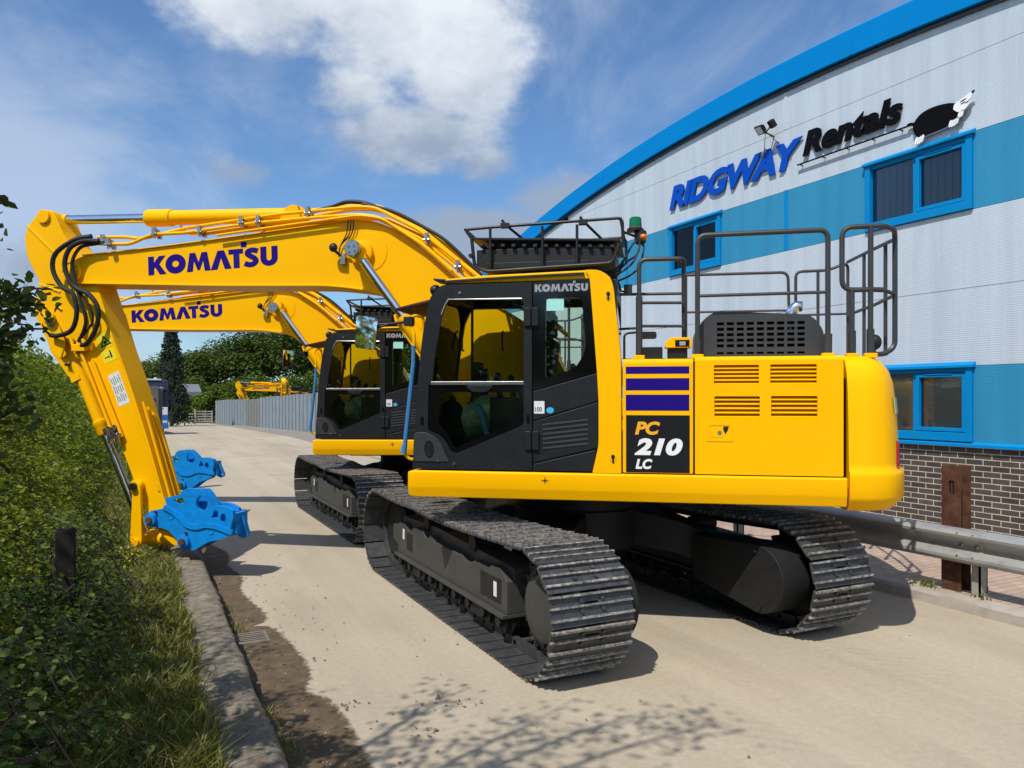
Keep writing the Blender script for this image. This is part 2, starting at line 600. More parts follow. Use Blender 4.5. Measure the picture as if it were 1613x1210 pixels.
class MB:
    def __init__(s):
        s.v, s.f = [], []

    def add(s, verts, faces):
        n = len(s.v)
        s.v += [tuple(p) for p in verts]
        s.f += [tuple(i + n for i in f) for f in faces]
        return s

    def box(s, x0, x1, y0, y1, z0, z1):
        x0, x1 = min(x0, x1), max(x0, x1)
        y0, y1 = min(y0, y1), max(y0, y1)
        z0, z1 = min(z0, z1), max(z0, z1)
        return s.add([(x0, y0, z0), (x1, y0, z0), (x1, y1, z0), (x0, y1, z0), (x0, y0, z1), (x1, y0, z1), (x1, y1, z1), (x0, y1, z1)],
                     [(0, 3, 2, 1), (4, 5, 6, 7), (0, 1, 5, 4), (1, 2, 6, 5), (2, 3, 7, 6), (3, 0, 4, 7)])

    def obox(s, c, ex, ey, ez, hx, hy, hz):
        c, ex, ey, ez = Vector(c), Vector(ex), Vector(ey), Vector(ez)
        p = []
        for k in (-1, 1):
            for a, b in ((-1, -1), (1, -1), (1, 1), (-1, 1)):
                p.append(c + ex * (a * hx) + ey * (b * hy) + ez * (k * hz))
        return s.add(p, [(0, 3, 2, 1), (4, 5, 6, 7), (0, 1, 5, 4), (1, 2, 6, 5), (2, 3, 7, 6), (3, 0, 4, 7)])

    def prism(s, poly, a0, a1, axis='y', holes=()):
        """polygon (with holes) swept along an axis; axis y: poly in xz, x: poly in yz, z: poly in xy"""
        def P(q, a):
            return {'y': (q[0], a, q[1]), 'x': (a, q[0], q[1]), 'z': (q[0], q[1], a)}[axis]
        loops = [list(poly)] + [list(h) for h in holes]
        flat = [q for l in loops for q in l]
        if holes:
            tris = tessellate_polygon([[Vector((q[0], q[1], 0)) for q in l] for l in loops])
            faces = [tuple(t) for t in tris]
        else:
            faces = [tuple(range(len(flat)))]
        n = len(flat)
        vs = [P(q, a0) for q in flat] + [P(q, a1) for q in flat]
        fs = list(faces) + [tuple(i + n for i in reversed(f)) for f in faces]
        k = 0
        for l in loops:
            m = len(l)
            for i in range(m):
                j = (i + 1) % m
                fs.append((k + i, k + j, k + j + n, k + i + n))
            k += m
        return s.add(vs, fs)

    def loft(s, rings, caps=True, closed=True):
        n = len(rings[0])
        vs = [p for r in rings for p in r]
        fs = []
        for i in range(len(rings) - 1):
            for j in range(n if closed else n - 1):
                k = (j + 1) % n
                fs.append((i * n + j, i * n + k, (i + 1) * n + k, (i + 1) * n + j))
        if caps:
            fs.append(tuple(range(n)))
            fs.append(tuple((len(rings) - 1) * n + j for j in range(n)))
        return s.add(vs, fs)

    def tube(s, path, r, n=8, caps=True):
        path = [Vector(p) for p in path]
        rad = r if isinstance(r, (list, tuple)) else [r] * len(path)
        t0 = (path[1] - path[0]).normalized()
        up = Vector((0, 0, 1)) if abs(t0.z) < .9 else Vector((1, 0, 0))
        u = t0.cross(up).normalized()
        rings = []
        for i, p in enumerate(path):
            if i == 0:
                t = t0
            elif i == len(path) - 1:
                t = (path[i] - path[i - 1]).normalized()
            else:
                t = ((path[i] - path[i - 1]).normalized() + (path[i + 1] - path[i]).normalized()).normalized()
            u = (u - t * u.dot(t)).normalized()
            w = t.cross(u)
            rings.append([p + (u * math.cos(2 * math.pi * k / n) + w * math.sin(2 * math.pi * k / n)) * rad[i] for k in range(n)])
        return s.loft(rings, caps)

    def cyl(s, p0, p1, r, r1=None, n=20):
        return s.tube([p0, p1], [r, r if r1 is None else r1], n)

    def ribbon(s, path, hw, hz):
        """flat strap along a path: half width across y, half thickness"""
        path = [Vector(p) for p in path]
        rings = []
        for i, p in enumerate(path):
            a, b = path[max(0, i - 1)], path[min(len(path) - 1, i + 1)]
            t = (b - a).normalized()
            w = Vector((0, 1, 0))
            nrm = t.cross(w).normalized()
            rings.append([p + w * hw + nrm * hz, p - w * hw + nrm * hz, p - w * hw - nrm * hz, p + w * hw - nrm * hz])
        return s.loft(rings)

    def revolve(s, prof, c, axis='z', n=24):
        """profile (radius, height) turned round an axis through c"""
        c = Vector(c)
        rings = []
        for r, h in prof:
            ring = []
            for k in range(n):
                a = 2 * math.pi * k / n
                x, y = r * math.cos(a), r * math.sin(a)
                ring.append(c + Vector({'z': (x, y, h), 'y': (x, h, y), 'x': (h, x, y)}[axis]))
            rings.append(ring)
        return s.loft(rings)

    def ellipsoid(s, c, rx, ry, rz, n=16, m=9):
        rings = []
        for i in range(m + 1):
            a = math.pi * (i + .02) / (m + .04) - math.pi / 2
            rings.append([(c[0] + rx * math.cos(a) * math.cos(2 * math.pi * k / n), c[1] + ry * math.cos(a) * math.sin(2 * math.pi * k / n), c[2] + rz * math.sin(a)) for k in range(n)])
        return s.loft(rings)

    def mesh(s, name, mat, angle=32, recalc=True):
        me = bpy.data.meshes.new(name)
        me.from_pydata(s.v, [], s.f)
        if recalc:
            bm = bmesh.new()
            bm.from_mesh(me)
            bmesh.ops.recalc_face_normals(bm, faces=bm.faces)
            bm.to_mesh(me)
            bm.free()
        for m in (mat if isinstance(mat, (list, tuple)) else [mat]):
            me.materials.append(MAT[m])
        me.polygons.foreach_set('use_smooth', [True] * len(me.polygons))
        me.set_sharp_from_angle(angle=R(angle))
        return me

    def build_split(s, name, mat, parent=None, bevel=0, seg=2, angle=32, gap=.004):
        """one object per separate piece"""
        par = list(range(len(s.v)))

        def find(i):
            while par[i] != i:
                par[i] = par[par[i]]
                i = par[i]
            return i
        for f in s.f:
            a = find(f[0])
            for i in f[1:]:
                par[find(i)] = a
        groups = {}
        for i in range(len(s.v)):
            groups.setdefault(find(i), []).append(i)
        items = []
        for ids in groups.values():
            P = [s.v[i] for i in ids]
            items.append([[min(p[k] for p in P) - gap for k in range(3)], [max(p[k] for p in P) + gap for k in range(3)], set(ids)])
        merged = True
        while merged:
            merged = False
            for i in range(len(items)):
                for j in range(i + 1, len(items)):
                    A, B_ = items[i], items[j]
                    if all(A[0][k] < B_[1][k] and B_[0][k] < A[1][k] for k in range(3)):
                        items[i] = [[min(A[0][k], B_[0][k]) for k in range(3)], [max(A[1][k], B_[1][k]) for k in range(3)], A[2] | B_[2]]
                        del items[j]
                        merged = True
                        break
                if merged:
                    break
        out = []
        for lo, hi, ids in items:
            m = MB()
            order = sorted(ids)
            idx = {v: k for k, v in enumerate(order)}
            m.v = [s.v[i] for i in order]
            m.f = [tuple(idx[i] for i in f) for f in s.f if f[0] in ids]
            out.append(m.build(name, mat, parent, bevel, seg, angle))
        return out

    def build(s, name, mat, parent=None, bevel=0, seg=2, angle=32):
        return obj(name, s.mesh(name, mat, angle), parent, bevel, seg)


def obj(name, me, parent=None, bevel=0, seg=2):
    o = bpy.data.objects.new(name, me)
    C.objects.link(o)
    o.parent = parent
    if bevel:
        b = o.modifiers.new('bevel', 'BEVEL')
        b.width = bevel
        b.segments = seg
        b.limit_method = 'ANGLE'
        b.angle_limit = R(34)
        b.harden_normals = True
    return o


def tag(o, label=None, cat=None, group=None, kind=None):
    for k, v in (('label', label), ('category', cat), ('group', group), ('kind', kind)):
        if v:
            o[k] = v
    return o


def empty(name, loc=(0, 0, 0), rz=0):
    o = bpy.data.objects.new(name, None)
    o.empty_display_size = .3
    o.location = loc
    o.rotation_euler = (0, 0, rz)
    C.objects.link(o)
    return o


def fillet(pts, r, n=5, closed=False):
    """round the corners of a 2D/3D polyline"""
    P = [Vector(p) for p in pts]
    N = len(P)
    out = []
    rr = r if isinstance(r, (list, tuple)) else [r] * N
    for i in range(N):
        if not closed and i in (0, N - 1):
            out.append(P[i])
            continue
        a, b, c = P[i - 1], P[i], P[(i + 1) % N]
        da, dc = (a - b), (c - b)
        q = min(rr[i], da.length * .49, dc.length * .49)
        if q < 1e-4:
            out.append(b)
            continue
        s0, s1 = b + da.normalized() * q, b + dc.normalized() * q
        for k in range(n + 1):
            t = k / n
            out.append(s0 * (1 - t) ** 2 + b * (2 * t * (1 - t)) + s1 * t * t)
    return out


def smooth_path(pts, k=6):
    """Catmull-Rom through 3D points"""
    P = [Vector(p) for p in pts]
    P = [P[0] * 2 - P[1]] + P + [P[-1] * 2 - P[-2]]
    out = []
    for i in range(1, len(P) - 2):
        for j in range(k):
            t = j / k
            a, b, c, d = P[i - 1], P[i], P[i + 1], P[i + 2]
            out.append(.5 * ((2 * b) + (c - a) * t + (2 * a - 5 * b + 4 * c - d) * t * t + (3 * b - a - 3 * c + d) * t ** 3))
    out.append(P[-2])
    return out


def arc(cx, cy, r, a0, a1, n=12, ry=None):
    ry = r if ry is None else ry
    return [(cx + r * math.cos(R(a0 + (a1 - a0) * i / n)), cy + ry * math.sin(R(a0 + (a1 - a0) * i / n))) for i in range(n + 1)]


def rrect(x0, x1, z0, z1, r=.02, n=4):
    return [tuple(p) for p in fillet([(x0, z0), (x1, z0), (x1, z1), (x0, z1)], r, n, True)]


# ------------------------------------------------------------------ lettering
def font_mesh(text, size=1.0, shear=0.0, offset=0.0, space=1.0):
    cu = bpy.data.curves.new('lettering', 'FONT')
    cu.body = text
    cu.size = size
    cu.shear = shear
    cu.offset = offset
    cu.space_character = space
    cu.resolution_u = 4
    cu.fill_mode = 'BOTH'
    o = bpy.data.objects.new('lettering', cu)
    C.objects.link(o)
    bpy.context.view_layer.update()
    dg = bpy.context.evaluated_depsgraph_get()
    me = bpy.data.meshes.new_from_object(o.evaluated_get(dg))
    vs = [tuple(v.co) for v in me.vertices]
    fs = [tuple(p.vertices) for p in me.polygons]
    bpy.data.objects.remove(o)
    bpy.data.curves.remove(cu)
    bpy.data.meshes.remove(me)
    return vs, fs


def place_text(vs, fs, origin, ex, ez, nrm, w, h, depth=.002, squash=None):
    """fit flat letters into a w x h box with its lower left corner at origin, then give them thickness"""
    xs = [v[0] for v in vs]
    ys = [v[1] for v in vs]
    x0, x1, y0, y1 = min(xs), max(xs), min(ys), max(ys)
    o, ex, ez, nrm = Vector(origin), Vector(ex), Vector(ez), Vector(nrm)
    mb = MB()
    P = [o + ex * ((v[0] - x0) / (x1 - x0) * w) + ez * ((v[1] - y0) / (y1 - y0) * h) for v in vs]
    bm = bmesh.new()
    bv = [bm.verts.new(p) for p in P]
    for f in fs:
        try:
            bm.faces.new([bv[i] for i in f])
        except ValueError:
            pass
    bmesh.ops.remove_doubles(bm, verts=bm.verts, dist=1e-5)
    g = bmesh.ops.extrude_face_region(bm, geom=bm.faces[:])
    bmesh.ops.translate(bm, vec=nrm * depth, verts=[e for e in g['geom'] if isinstance(e, bmesh.types.BMVert)])
    bmesh.ops.recalc_face_normals(bm, faces=bm.faces)
    bm.verts.index_update()
    mb.add([v.co.copy() for v in bm.verts], [[v.index for v in f.verts] for f in bm.faces])
    bm.free()
    return mb


def thick_line(pts, hw):
    L, Rr = [], []
    P = [Vector((p[0], p[1])) for p in pts]
    for i, p in enumerate(P):
        t = (P[min(i + 1, len(P) - 1)] - P[max(i - 1, 0)]).normalized()
        n = Vector((-t.y, t.x))
        L.append(tuple(p + n * hw))
        Rr.append(tuple(p - n * hw))
    return L + Rr[::-1]


def maker_word():
    """the heavy geometric seven-letter maker's word as flat loops: (outer, holes)"""
    out = []
    x = 0

    def put(outer, w, holes=()):
        nonlocal x
        out.append(([(a + x, b) for a, b in outer], [[(a + x, b) for a, b in h] for h in holes]))
        x += w
    put([(0, 0), (.30, 0), (.30, .33), (.36, .40), (.58, 0), (.93, 0), (.57, .56), (.90, 1), (.56, 1), (.30, .66), (.30, 1), (0, 1)], .90)
    put(arc(.50, .5, .52, 0, 345, 23), 1.06, [arc(.50, .5, .17, 0, 337, 15)])
    put([(0, 0), (.16, 1), (.44, 1), (.60, .48), (.76, 1), (1.04, 1), (1.20, 0), (.90, 0), (.83, .55), (.66, .06), (.54, .06), (.37, .55), (.30, 0)], 1.20)
    put([(0, 0), (.36, 1), (.68, 1), (1.04, 0), (.70, 0), (.52, .60), (.34, 0)], .90)
    put([(.0, .74), (.0, 1), (.72, 1), (.72, .74), (.54, .74), (.54, 0), (.24, 0), (.24, .74)], .60)
    out.append(([(x + .02, 1.06), (x + .30, 1.06), (x + .30, 1.36), (x + .02, 1.36)], []))
    x += .16
    put(thick_line(smooth_path([(.68, .80, 0), (.45, .875, 0), (.22, .83, 0), (.17, .70, 0), (.30, .58, 0), (.50, .45, 0), (.58, .29, 0), (.46, .15, 0), (.26, .12, 0), (.02, .21, 0)], 4), .135), .80)
    put([(0, 1), (0, .38)] + arc(.42, .38, .42, 180, 360, 14, .40)[1:] + [(.84, 1), (.54, 1), (.54, .38)] + arc(.42, .38, .12, 0, -180, 8, .12)[1:] + [(.30, 1)], .84)
    vs, fs = [], []
    for outer, holes in out:
        loops = [outer] + list(holes)
        tr = tessellate_polygon([[Vector((q[0], q[1], 0)) for q in l] for l in loops])
        n = len(vs)
        vs += [q for l in loops for q in l]
        fs += [tuple(i + n for i in t) for t in tr]
    return vs, fs


# ------------------------------------------------------------------ ground, road, kerbs
def gz(s):
    """the road falls away gently beyond forty metres"""
    return 0 if s < 40 else (-.016 * (s - 40) if s < 90 else -.8)


def strip(name, x0, x1, ys, dz, mat, kind='structure', x1f=None, jitter=0, nx=1):
    mb = MB()
    rows = []
    for y in ys:
        rows.append([(x0 + (x1 - x0) * k / nx, y, gz(y) + dz) for k in range(nx + 1)])
    mb.loft(rows, caps=False, closed=False)
    o = mb.build(name, mat)
    return tag(o, kind=kind)


YS = [-14, -5, 0, 5, 10, 15, 20, 25, 30, 35, 40, 45, 50, 55, 60, 65, 70, 75, 80, 85, 90, 95]
gm = MB()
gs = [-400, -100, -14, 40, 50, 60, 70, 80, 90, 140, 250, 700]
gm.loft([[(x, y, gz(y) - .06) for x in (-700, -120, -30, 0, 10, 60, 200, 700)] for y in gs], caps=False, closed=False)
tag(gm.build('ground', 'field'), kind='structure')
strip('road', .70, 6.95, YS, 0, 'road_surface', nx=1)
strip('yard', 6.95, 40, [24, 30, 35, 40, 45, 50, 60, 70, 80, 90], -.03, 'yard_ground')
strip('pavement', 7.06, 9.72, YS[:9], .122, 'block_paving')


def damp_patch():
    edge = [(1.02, 2.2), (1.10, 3.0), (1.16, 3.6), (1.15, 4.1), (1.16, 4.56), (1.14, 5.06), (1.03, 5.27), (1.11, 5.51), (1.14, 5.87), (1.10, 6.61),
            (1.03, 6.89), (.92, 6.97), (1.04, 7.09), (1.06, 7.4), (1.01, 7.79), (.97, 8.3), (1.05, 8.94), (.98, 9.6), (1.05, 10.3), (.90, 11.2), (.84, 12.4), (.74, 13.5)]
    P = smooth_path([(a, b, 0) for a, b in edge], 7)
    rnd = random.Random(3)
    pts = [(p.x + rnd.uniform(-.006, .006), p.y) for p in P]
    rows, fade = [], []
    for x, y in pts:
        ks = (0, .3, .6, .85, 1.0)
        rows.append([(.69 + (x + .07 - .69) * k, y, .0045) for k in ks])
        w = (x + .07 - .69)
        fade += [max(0.0, 1 - (1 - k) * w / .16) for k in ks]
    mb = MB()
    mb.loft(rows, caps=False, closed=False)
    me = mb.mesh('gutter_silt', 'damp_silt')
    at = me.attributes.new('edge', 'FLOAT', 'POINT')
    at.data.foreach_set('value', fade)
    tag(obj('gutter_silt', me), kind='structure')


def silt_edge():
    """the silt thins out to nothing along its outer edge"""
    nt = MAT['damp_silt'].node_tree
    out = nt.nodes['Material Output']
    b = nt.nodes['Principled BSDF']
    a = nt.nodes.new('ShaderNodeAttribute')
    a.attribute_name = 'edge'
    n = noise_node(nt, 16, 8, .7)
    ad = nt.nodes.new('ShaderNodeMath')
    ad.operation = 'ADD'
    link(nt, a.outputs['Fac'], ad.inputs[0])
    link(nt, n.outputs['Fac'], ad.inputs[1])
    mr = nt.nodes.new('ShaderNodeMapRange')
    mr.inputs['From Min'].default_value = .88
    mr.inputs['From Max'].default_value = 1.16
    link(nt, ad.outputs[0], mr.inputs['Value'])
    tr = nt.nodes.new('ShaderNodeBsdfTransparent')
    mx = nt.nodes.new('ShaderNodeMixShader')
    link(nt, mr.outputs[0], mx.inputs[0])
    link(nt, b.outputs[0], mx.inputs[1])
    link(nt, tr.outputs[0], mx.inputs[2])
    link(nt, mx.outputs[0], out.inputs['Surface'])


silt_edge()
damp_patch()


def rough_kerb():
    """old stone kerb with worn edges along the left verge"""
    rnd = random.Random(5)
    mb = MB()
    rows = []
    y = -6.0
    while y < 60:
        def nz(k):
            j = (y % .92) / .92
            gap = -.022 if min(j, 1 - j) < .028 and k in (3, 4, 5, 6, 8) else 0
            return gap + noise.noise(Vector((y * 1.9, k * 3.1, 0))) * .018 + noise.noise(Vector((y * 7.0, k * 5.1, 4))) * .012 + noise.noise(Vector((y * 19.0, k * 7.3, 8))) * .008
        g = gz(y)
        prof = [(.70 + nz(1) * .7, -.02), (.685 + nz(2), .09), (.675 + nz(3), .165 + nz(7) * .6), (.635 + nz(4) * .8, .200 + nz(5) * .6),
                (.55, .205 + nz(6) * .8), (.46, .200 + nz(8)), (.36, .198 + nz(9)), (.30, .13)]
        rows.append([(a, y, g + b) for a, b in prof])
        y += .025 if 2 < y < 10 else .5
    mb.loft(rows, caps=False, closed=False)
    tag(mb.build('kerb', 'kerb_stone', angle=60), kind='structure')
    # joint moss at the foot
    mb = MB()
    rows = []
    y = 2.0
    while y < 9:
        w = .03 + .05 * max(0, noise.noise(Vector((y * 1.7, 9, 2))) + .35)
        rows.append([(.69, y, .03), (.69 + w * .6, y, .018), (.69 + w, y, .006)])
        y += .05
    mb.loft(rows, caps=False, closed=False)
    tag(mb.build('gutter_moss', 'moss'), kind='structure')


rough_kerb()


def right_kerb():
    mb = MB()
    rows = []
    y = -10
    while y < 34:
        n = noise.noise(Vector((y * 2.3, 3, 1))) * .008
        rows.append([(6.90 + n, y, -.02), (6.905 + n, y, .09), (6.925 + n, y, .118 + n), (7.06, y, .124), (7.07, y, .05)])
        y += .08 if y < 12 else .6
    mb.loft(rows, caps=False, closed=False)
    tag(mb.build('pavement_kerb', 'concrete'), kind='structure')


right_kerb()


def verge():
    mb = MB()
    rows = []
    y = -6.0
    while y < 95:
        g = gz(y)
        rows.append([(x, y, g + b + noise.noise(Vector((x * 2, y * 2, 1))) * .03) for x, b in ((.38, .185), (.15, .215), (-.15, .23), (-.6, .27), (-1.3, .36), (-3, .45), (-6, .4), (-14, .1), (-22, -.04))])
        y += .3 if y < 16 else 3
    mb.loft(rows, caps=False, closed=False)
    tag(mb.build('verge', 'verge_soil', angle=60), kind='structure')


verge()


# ------------------------------------------------------------------ the excavator (x forward, y left, z up, metres)
UNDER = -53.26          # undercarriage lies along the road while the upper part is slewed to the left


def build_track(root, side):
    """one crawler: shoe chain, frame, sprocket, idler, rollers"""
    cy = side * 1.205 + .085
    rot = R(UNDER)
    xs, xi, zc, rp = -1.85, 1.86, .472, .40

    def T(mb, name, mat, parent, bevel=0, **k):
        o = mb.build(name, mat, parent, bevel, **k)
        return o
    # path of the chain pitch line
    segs = []
    n = 60
    top, bot = zc + rp, zc - rp
    P = []
    for i in range(n + 1):
        P.append((xs + (xi - xs) * i / n, bot))
    for i in range(1, 30):
        a = -90 + 180 * i / 30
        P.append((xi + rp * math.cos(R(a)), zc + rp * math.sin(R(a))))
    for i in range(n + 1):
        t = i / n
        sag = .050 * (math.sin(math.pi * t) ** 1.0) * (1 - .5 * math.exp(-((t - .36) / .1) ** 2)) 
        P.append((xi + (xs - xi) * t, top - sag))
    for i in range(1, 30):
        a = 90 + 180 * i / 30
        P.append((xs + rp * math.cos(R(a)), zc + rp * math.sin(R(a))))
    P.append(P[0])
    L = [0]
    for a, b in zip(P, P[1:]):
        L.append(L[-1] + math.hypot(b[0] - a[0], b[1] - a[1]))

    def at(l):
        l %= L[-1]
        k = int(np.searchsorted(L, l, side='right')) - 1
        k = min(k, len(P) - 2)
        t = (l - L[k]) / max(1e-9, L[k + 1] - L[k])
        return Vector((P[k][0] + (P[k + 1][0] - P[k][0]) * t, P[k][1] + (P[k + 1][1] - P[k][1]) * t))
    N = 50
    pitch = L[-1] / N
    mb = MB()
    bars = MB()
    ey = Vector((0, 1, 0))
    for i in range(N):
        a, b = at((i - .47) * pitch + .06), at((i + .47) * pitch + .06)
        t2 = (b - a).normalized()
        t = Vector((t2.x, 0, t2.y))
        nrm = Vector((t2.y, 0, -t2.x))
        m2 = (a + b) / 2
        c = Vector((m2.x, cy, m2.y))
        q = c + nrm * .048
        hl = pitch * .432
        for s in (-1, 1):
            mb.obox(q + ey * s * .1925, t, ey, nrm, hl, .1375, .008)
        mb.obox(q - t * (hl * .66), t, ey, nrm, hl * .34, .055, .008)
        mb.obox(q + t * (hl * .45), t, ey, nrm, hl * .55, .055, .008)
        mb.obox(q + t * (pitch * .5) + nrm * .006, t, ey, nrm, .024, .326, .004)
        # three grouser bars, the leading edge bent down
        for off, hh, hw in ((-.90, .013, .0080), (-.05, .010, .0075), (.88, .012, .0085)):
            zb = q + nrm * (.008 + hh) + t * off * hl
            bars.obox(zb, t, ey, nrm, hw, .329, hh)
        for s in (-1, 1):
            mb.obox(c + ey * s * .082, t, ey, nrm, pitch * .5, .018, .040)
            for k in (-.45, .36):
                z0 = q + ey * s * .085 + t * (k * hl)
                mb.cyl(z0 + nrm * .004, z0 + nrm * .022, .0145, n=6)
        mb.cyl(c + t * hl - ey * .10, c + t * hl + ey * .10, .022, n=8)
    me = mb.mesh('track', 'track_steel')
    tr = obj('track', me, root)
    tr.rotation_euler = (0, 0, rot)
    T(bars, 'grouser_bars', 'worn_grouser', tr)
    # track frame
    fr = MB()
    prof = [(-1.34, .30), (1.42, .30), (1.42, .60), (1.34, .635), (1.16, .635), (1.08, .585), (.98, .585), (.90, .645), (.60, .655), (.54, .60), (.44, .60), (.40, .64), (.30, .64), (.26, .60),
            (-.42, .60), (-.48, .565), (-.62, .565), (-.68, .60), (-.98, .60), (-1.06, .64), (-1.22, .64), (-1.34, .56)]
    fr.prism(prof, cy - .185, cy + .185)
    fr.box(-1.34, 1.42, cy - .225, cy + .225, .268, .302)
    fr.prism([(-1.34, .56), (1.42, .60), (1.42, .69), (.3, .72), (-1.34, .66)], cy - .12, cy + .12)
    fr.prism([(1.42, .34), (1.70, .40), (1.70, .56), (1.42, .62)], cy - .15, cy + .15)
    fo = T(fr, 'track_frame', 'frame_grey', tr, .008)
    st = MB()
    st.box(1.18, 1.235, cy + side * .186, cy + side * .189, .47, .58)
    st.box(-1.16, -1.10, cy + side * .186, cy + side * .189, .40, .52)
    st.build_split('sticker', 'sticker_white', tr)
    dk = MB()
    dk.box(-1.24, -.84, cy + side * .1855, cy + side * .188, .36, .555)
    dk.box(.92, 1.10, cy + side * .1855, cy + side * .188, .38, .56)
    dk.build_split('frame_pocket', 'under_black', tr)
    for i in range(9):
        rl = MB()
        x = -1.22 + i * 2.5 / 8
        for s in (-1, 1):
            rl.revolve([(.03, -.10), (.085, -.095), (.085, -.055), (.105, -.05), (.105, -.03), (.07, -.025), (.07, .03)] if s < 0 else
                       [(.07, -.03), (.07, .025), (.105, .03), (.105, .05), (.085, .055), (.085, .095), (.03, .10)], (x, cy + s * .07, .215), 'y', 14)
        rl.cyl((x, cy - .21, .225), (x, cy + .21, .225), .045, n=10)
        T(rl, 'track_roller', 'under_black', tr)
    for x in (-.55, .62):
        rl = MB()
        rl.cyl((x, cy - .14, .72), (x, cy + .14, .72), .075, n=14)
        T(rl, 'carrier_roller', 'under_black', tr)
    for x in (-.72, .72):
        rl = MB()
        rl.prism([(x - .22, .27), (x + .22, .27), (x + .16, .16), (x - .16, .16)], cy - .19, cy + .19)
        T(rl, 'roller_guard', 'under_black', tr)
    # sprocket with teeth and bolted cover
    sp = MB()
    teeth = []
    for i in range(21):
        a0 = 360 / 21 * i
        for da, r in ((0, .355), (4.5, .355), (7, .405), (10.3, .405), (12.7, .355)):
            teeth.append((xs + r * math.cos(R(a0 + da)), zc + r * math.sin(R(a0 + da))))
    sp.prism(teeth, cy - .045, cy + .045)
    sp.prism([(xs + (x - xs) * .97, zc + (z - zc) * .97) for x, z in teeth], cy + side * .045, cy + side * .10)
    so = T(sp, 'sprocket', 'under_black', tr)
    sc = MB()
    sc.revolve([(.02, 0), (.30, 0), (.31, .012), (.31, .06), (.25, .065), (.24, .12), (.20, .14), (.02, .145)] if side > 0 else [(.02, 0), (.30, 0), (.31, -.012), (.31, -.06), (.25, -.065), (.24, -.12), (.20, -.14), (.02, -.145)], (xs, cy + side * .045, zc), 'y', 40)
    for i in range(26):
        a = 2 * math.pi * i / 26
        p = Vector((xs + .280 * math.cos(a), cy + side * .100, zc + .280 * math.sin(a)))
        sc.cyl(p, p + ey * side * .022, .015, n=6)
    T(sc, 'final_drive_cover', 'frame_grey', tr)
    il = MB()
    il.revolve([(.05, -.09), (.30, -.085), (.33, -.06), (.365, -.055), (.365, .055), (.33, .06), (.30, .085), (.05, .09)], (xi - .03, cy, zc), 'y', 36)
    T(il, 'idler', 'under_black', tr)
    # guard over the travel motor on the inner side
    gd = MB()
    gp = [(xs + p[0], zc + p[1]) for p in arc(0, 0, .285, 90, 270, 18)] + [(-1.02, zc - .16), (-1.02, zc + .25)]
    gd.prism(gp, cy - side * .20, cy - side * .50)
    for p in ((xs + .02, zc + .235), (xs - .03, zc - .24), (-1.15, zc + .17), (-1.15, zc - .11)):
        gd.cyl((p[0], cy - side * .50, p[1]), (p[0], cy - side * .525, p[1]), .018, n=8)
    T(gd, 'travel_motor_guard', 'under_black', tr, .01)
    return tr


def build_car_body(root):
    mb = MB()
    mb.revolve([(.02, .50), (.55, .50), (.66, .56), (.66, .92), (.02, .92)], (0.02, 0, 0), 'z', 36)

    def beam(path, w, h):
        rings = []
        P = [Vector(p) for p in path]
        for i, p in enumerate(P):
            t = (P[min(i + 1, len(P) - 1)] - P[max(0, i - 1)])
            t.z = 0
            t.normalize()
            n = Vector((-t.y, t.x, 0))
            hh = h[i]
            rings.append([p + n * w[i] + V(0, 0, hh), p - n * w[i] + V(0, 0, hh), p - n * w[i] - V(0, 0, hh), p + n * w[i] - V(0, 0, hh)])
        mb.loft(rings)
    for sx in (-1, 1):
        for sy in (-1, 1):
            beam([(.15 * sx, .30 * sy, .74), (.48 * sx, .50 * sy, .73), (.70 * sx, .72 * sy, .66), (.84 * sx, .92 * sy, .55), (.90 * sx, 1.02 * sy, .48)],
                 [.26, .24, .20, .20, .22], [.18, .17, .16, .17, .19])
    o = mb.build('undercarriage_frame', 'under_black', root, .015)
    o.rotation_euler = (0, 0, R(UNDER))
    st = MB()
    st.box(-.77, -.76, -.80, -.73, .60, .68)
    so = st.build('sticker', 'sticker_white', o)
    sb = MB()
    sb.revolve([(.3, .90), (.60, .90), (.62, .93), (.62, 1.06), (.58, 1.10), (.3, 1.10)], (0, 0, 0), 'z', 48)
    for i in range(36):
        a = 2 * math.pi * i / 36
        sb.cyl((.605 * math.cos(a), .605 * math.sin(a), .92), (.605 * math.cos(a), .605 * math.sin(a), .90), .016, n=6)
    sb.build('swing_bearing', 'under_black', root)


def letters(name, kind, origin, ex, nrm, w, h, mat, parent, ez=(0, 0, 1), depth=.002, shear=0, offset=.02):
    vs, fs = maker_word() if kind == 'maker' else font_mesh(kind, 1, shear, offset)
    return place_text(vs, fs, origin, ex, ez, nrm, w, h, depth).build(name, mat, parent, angle=20)


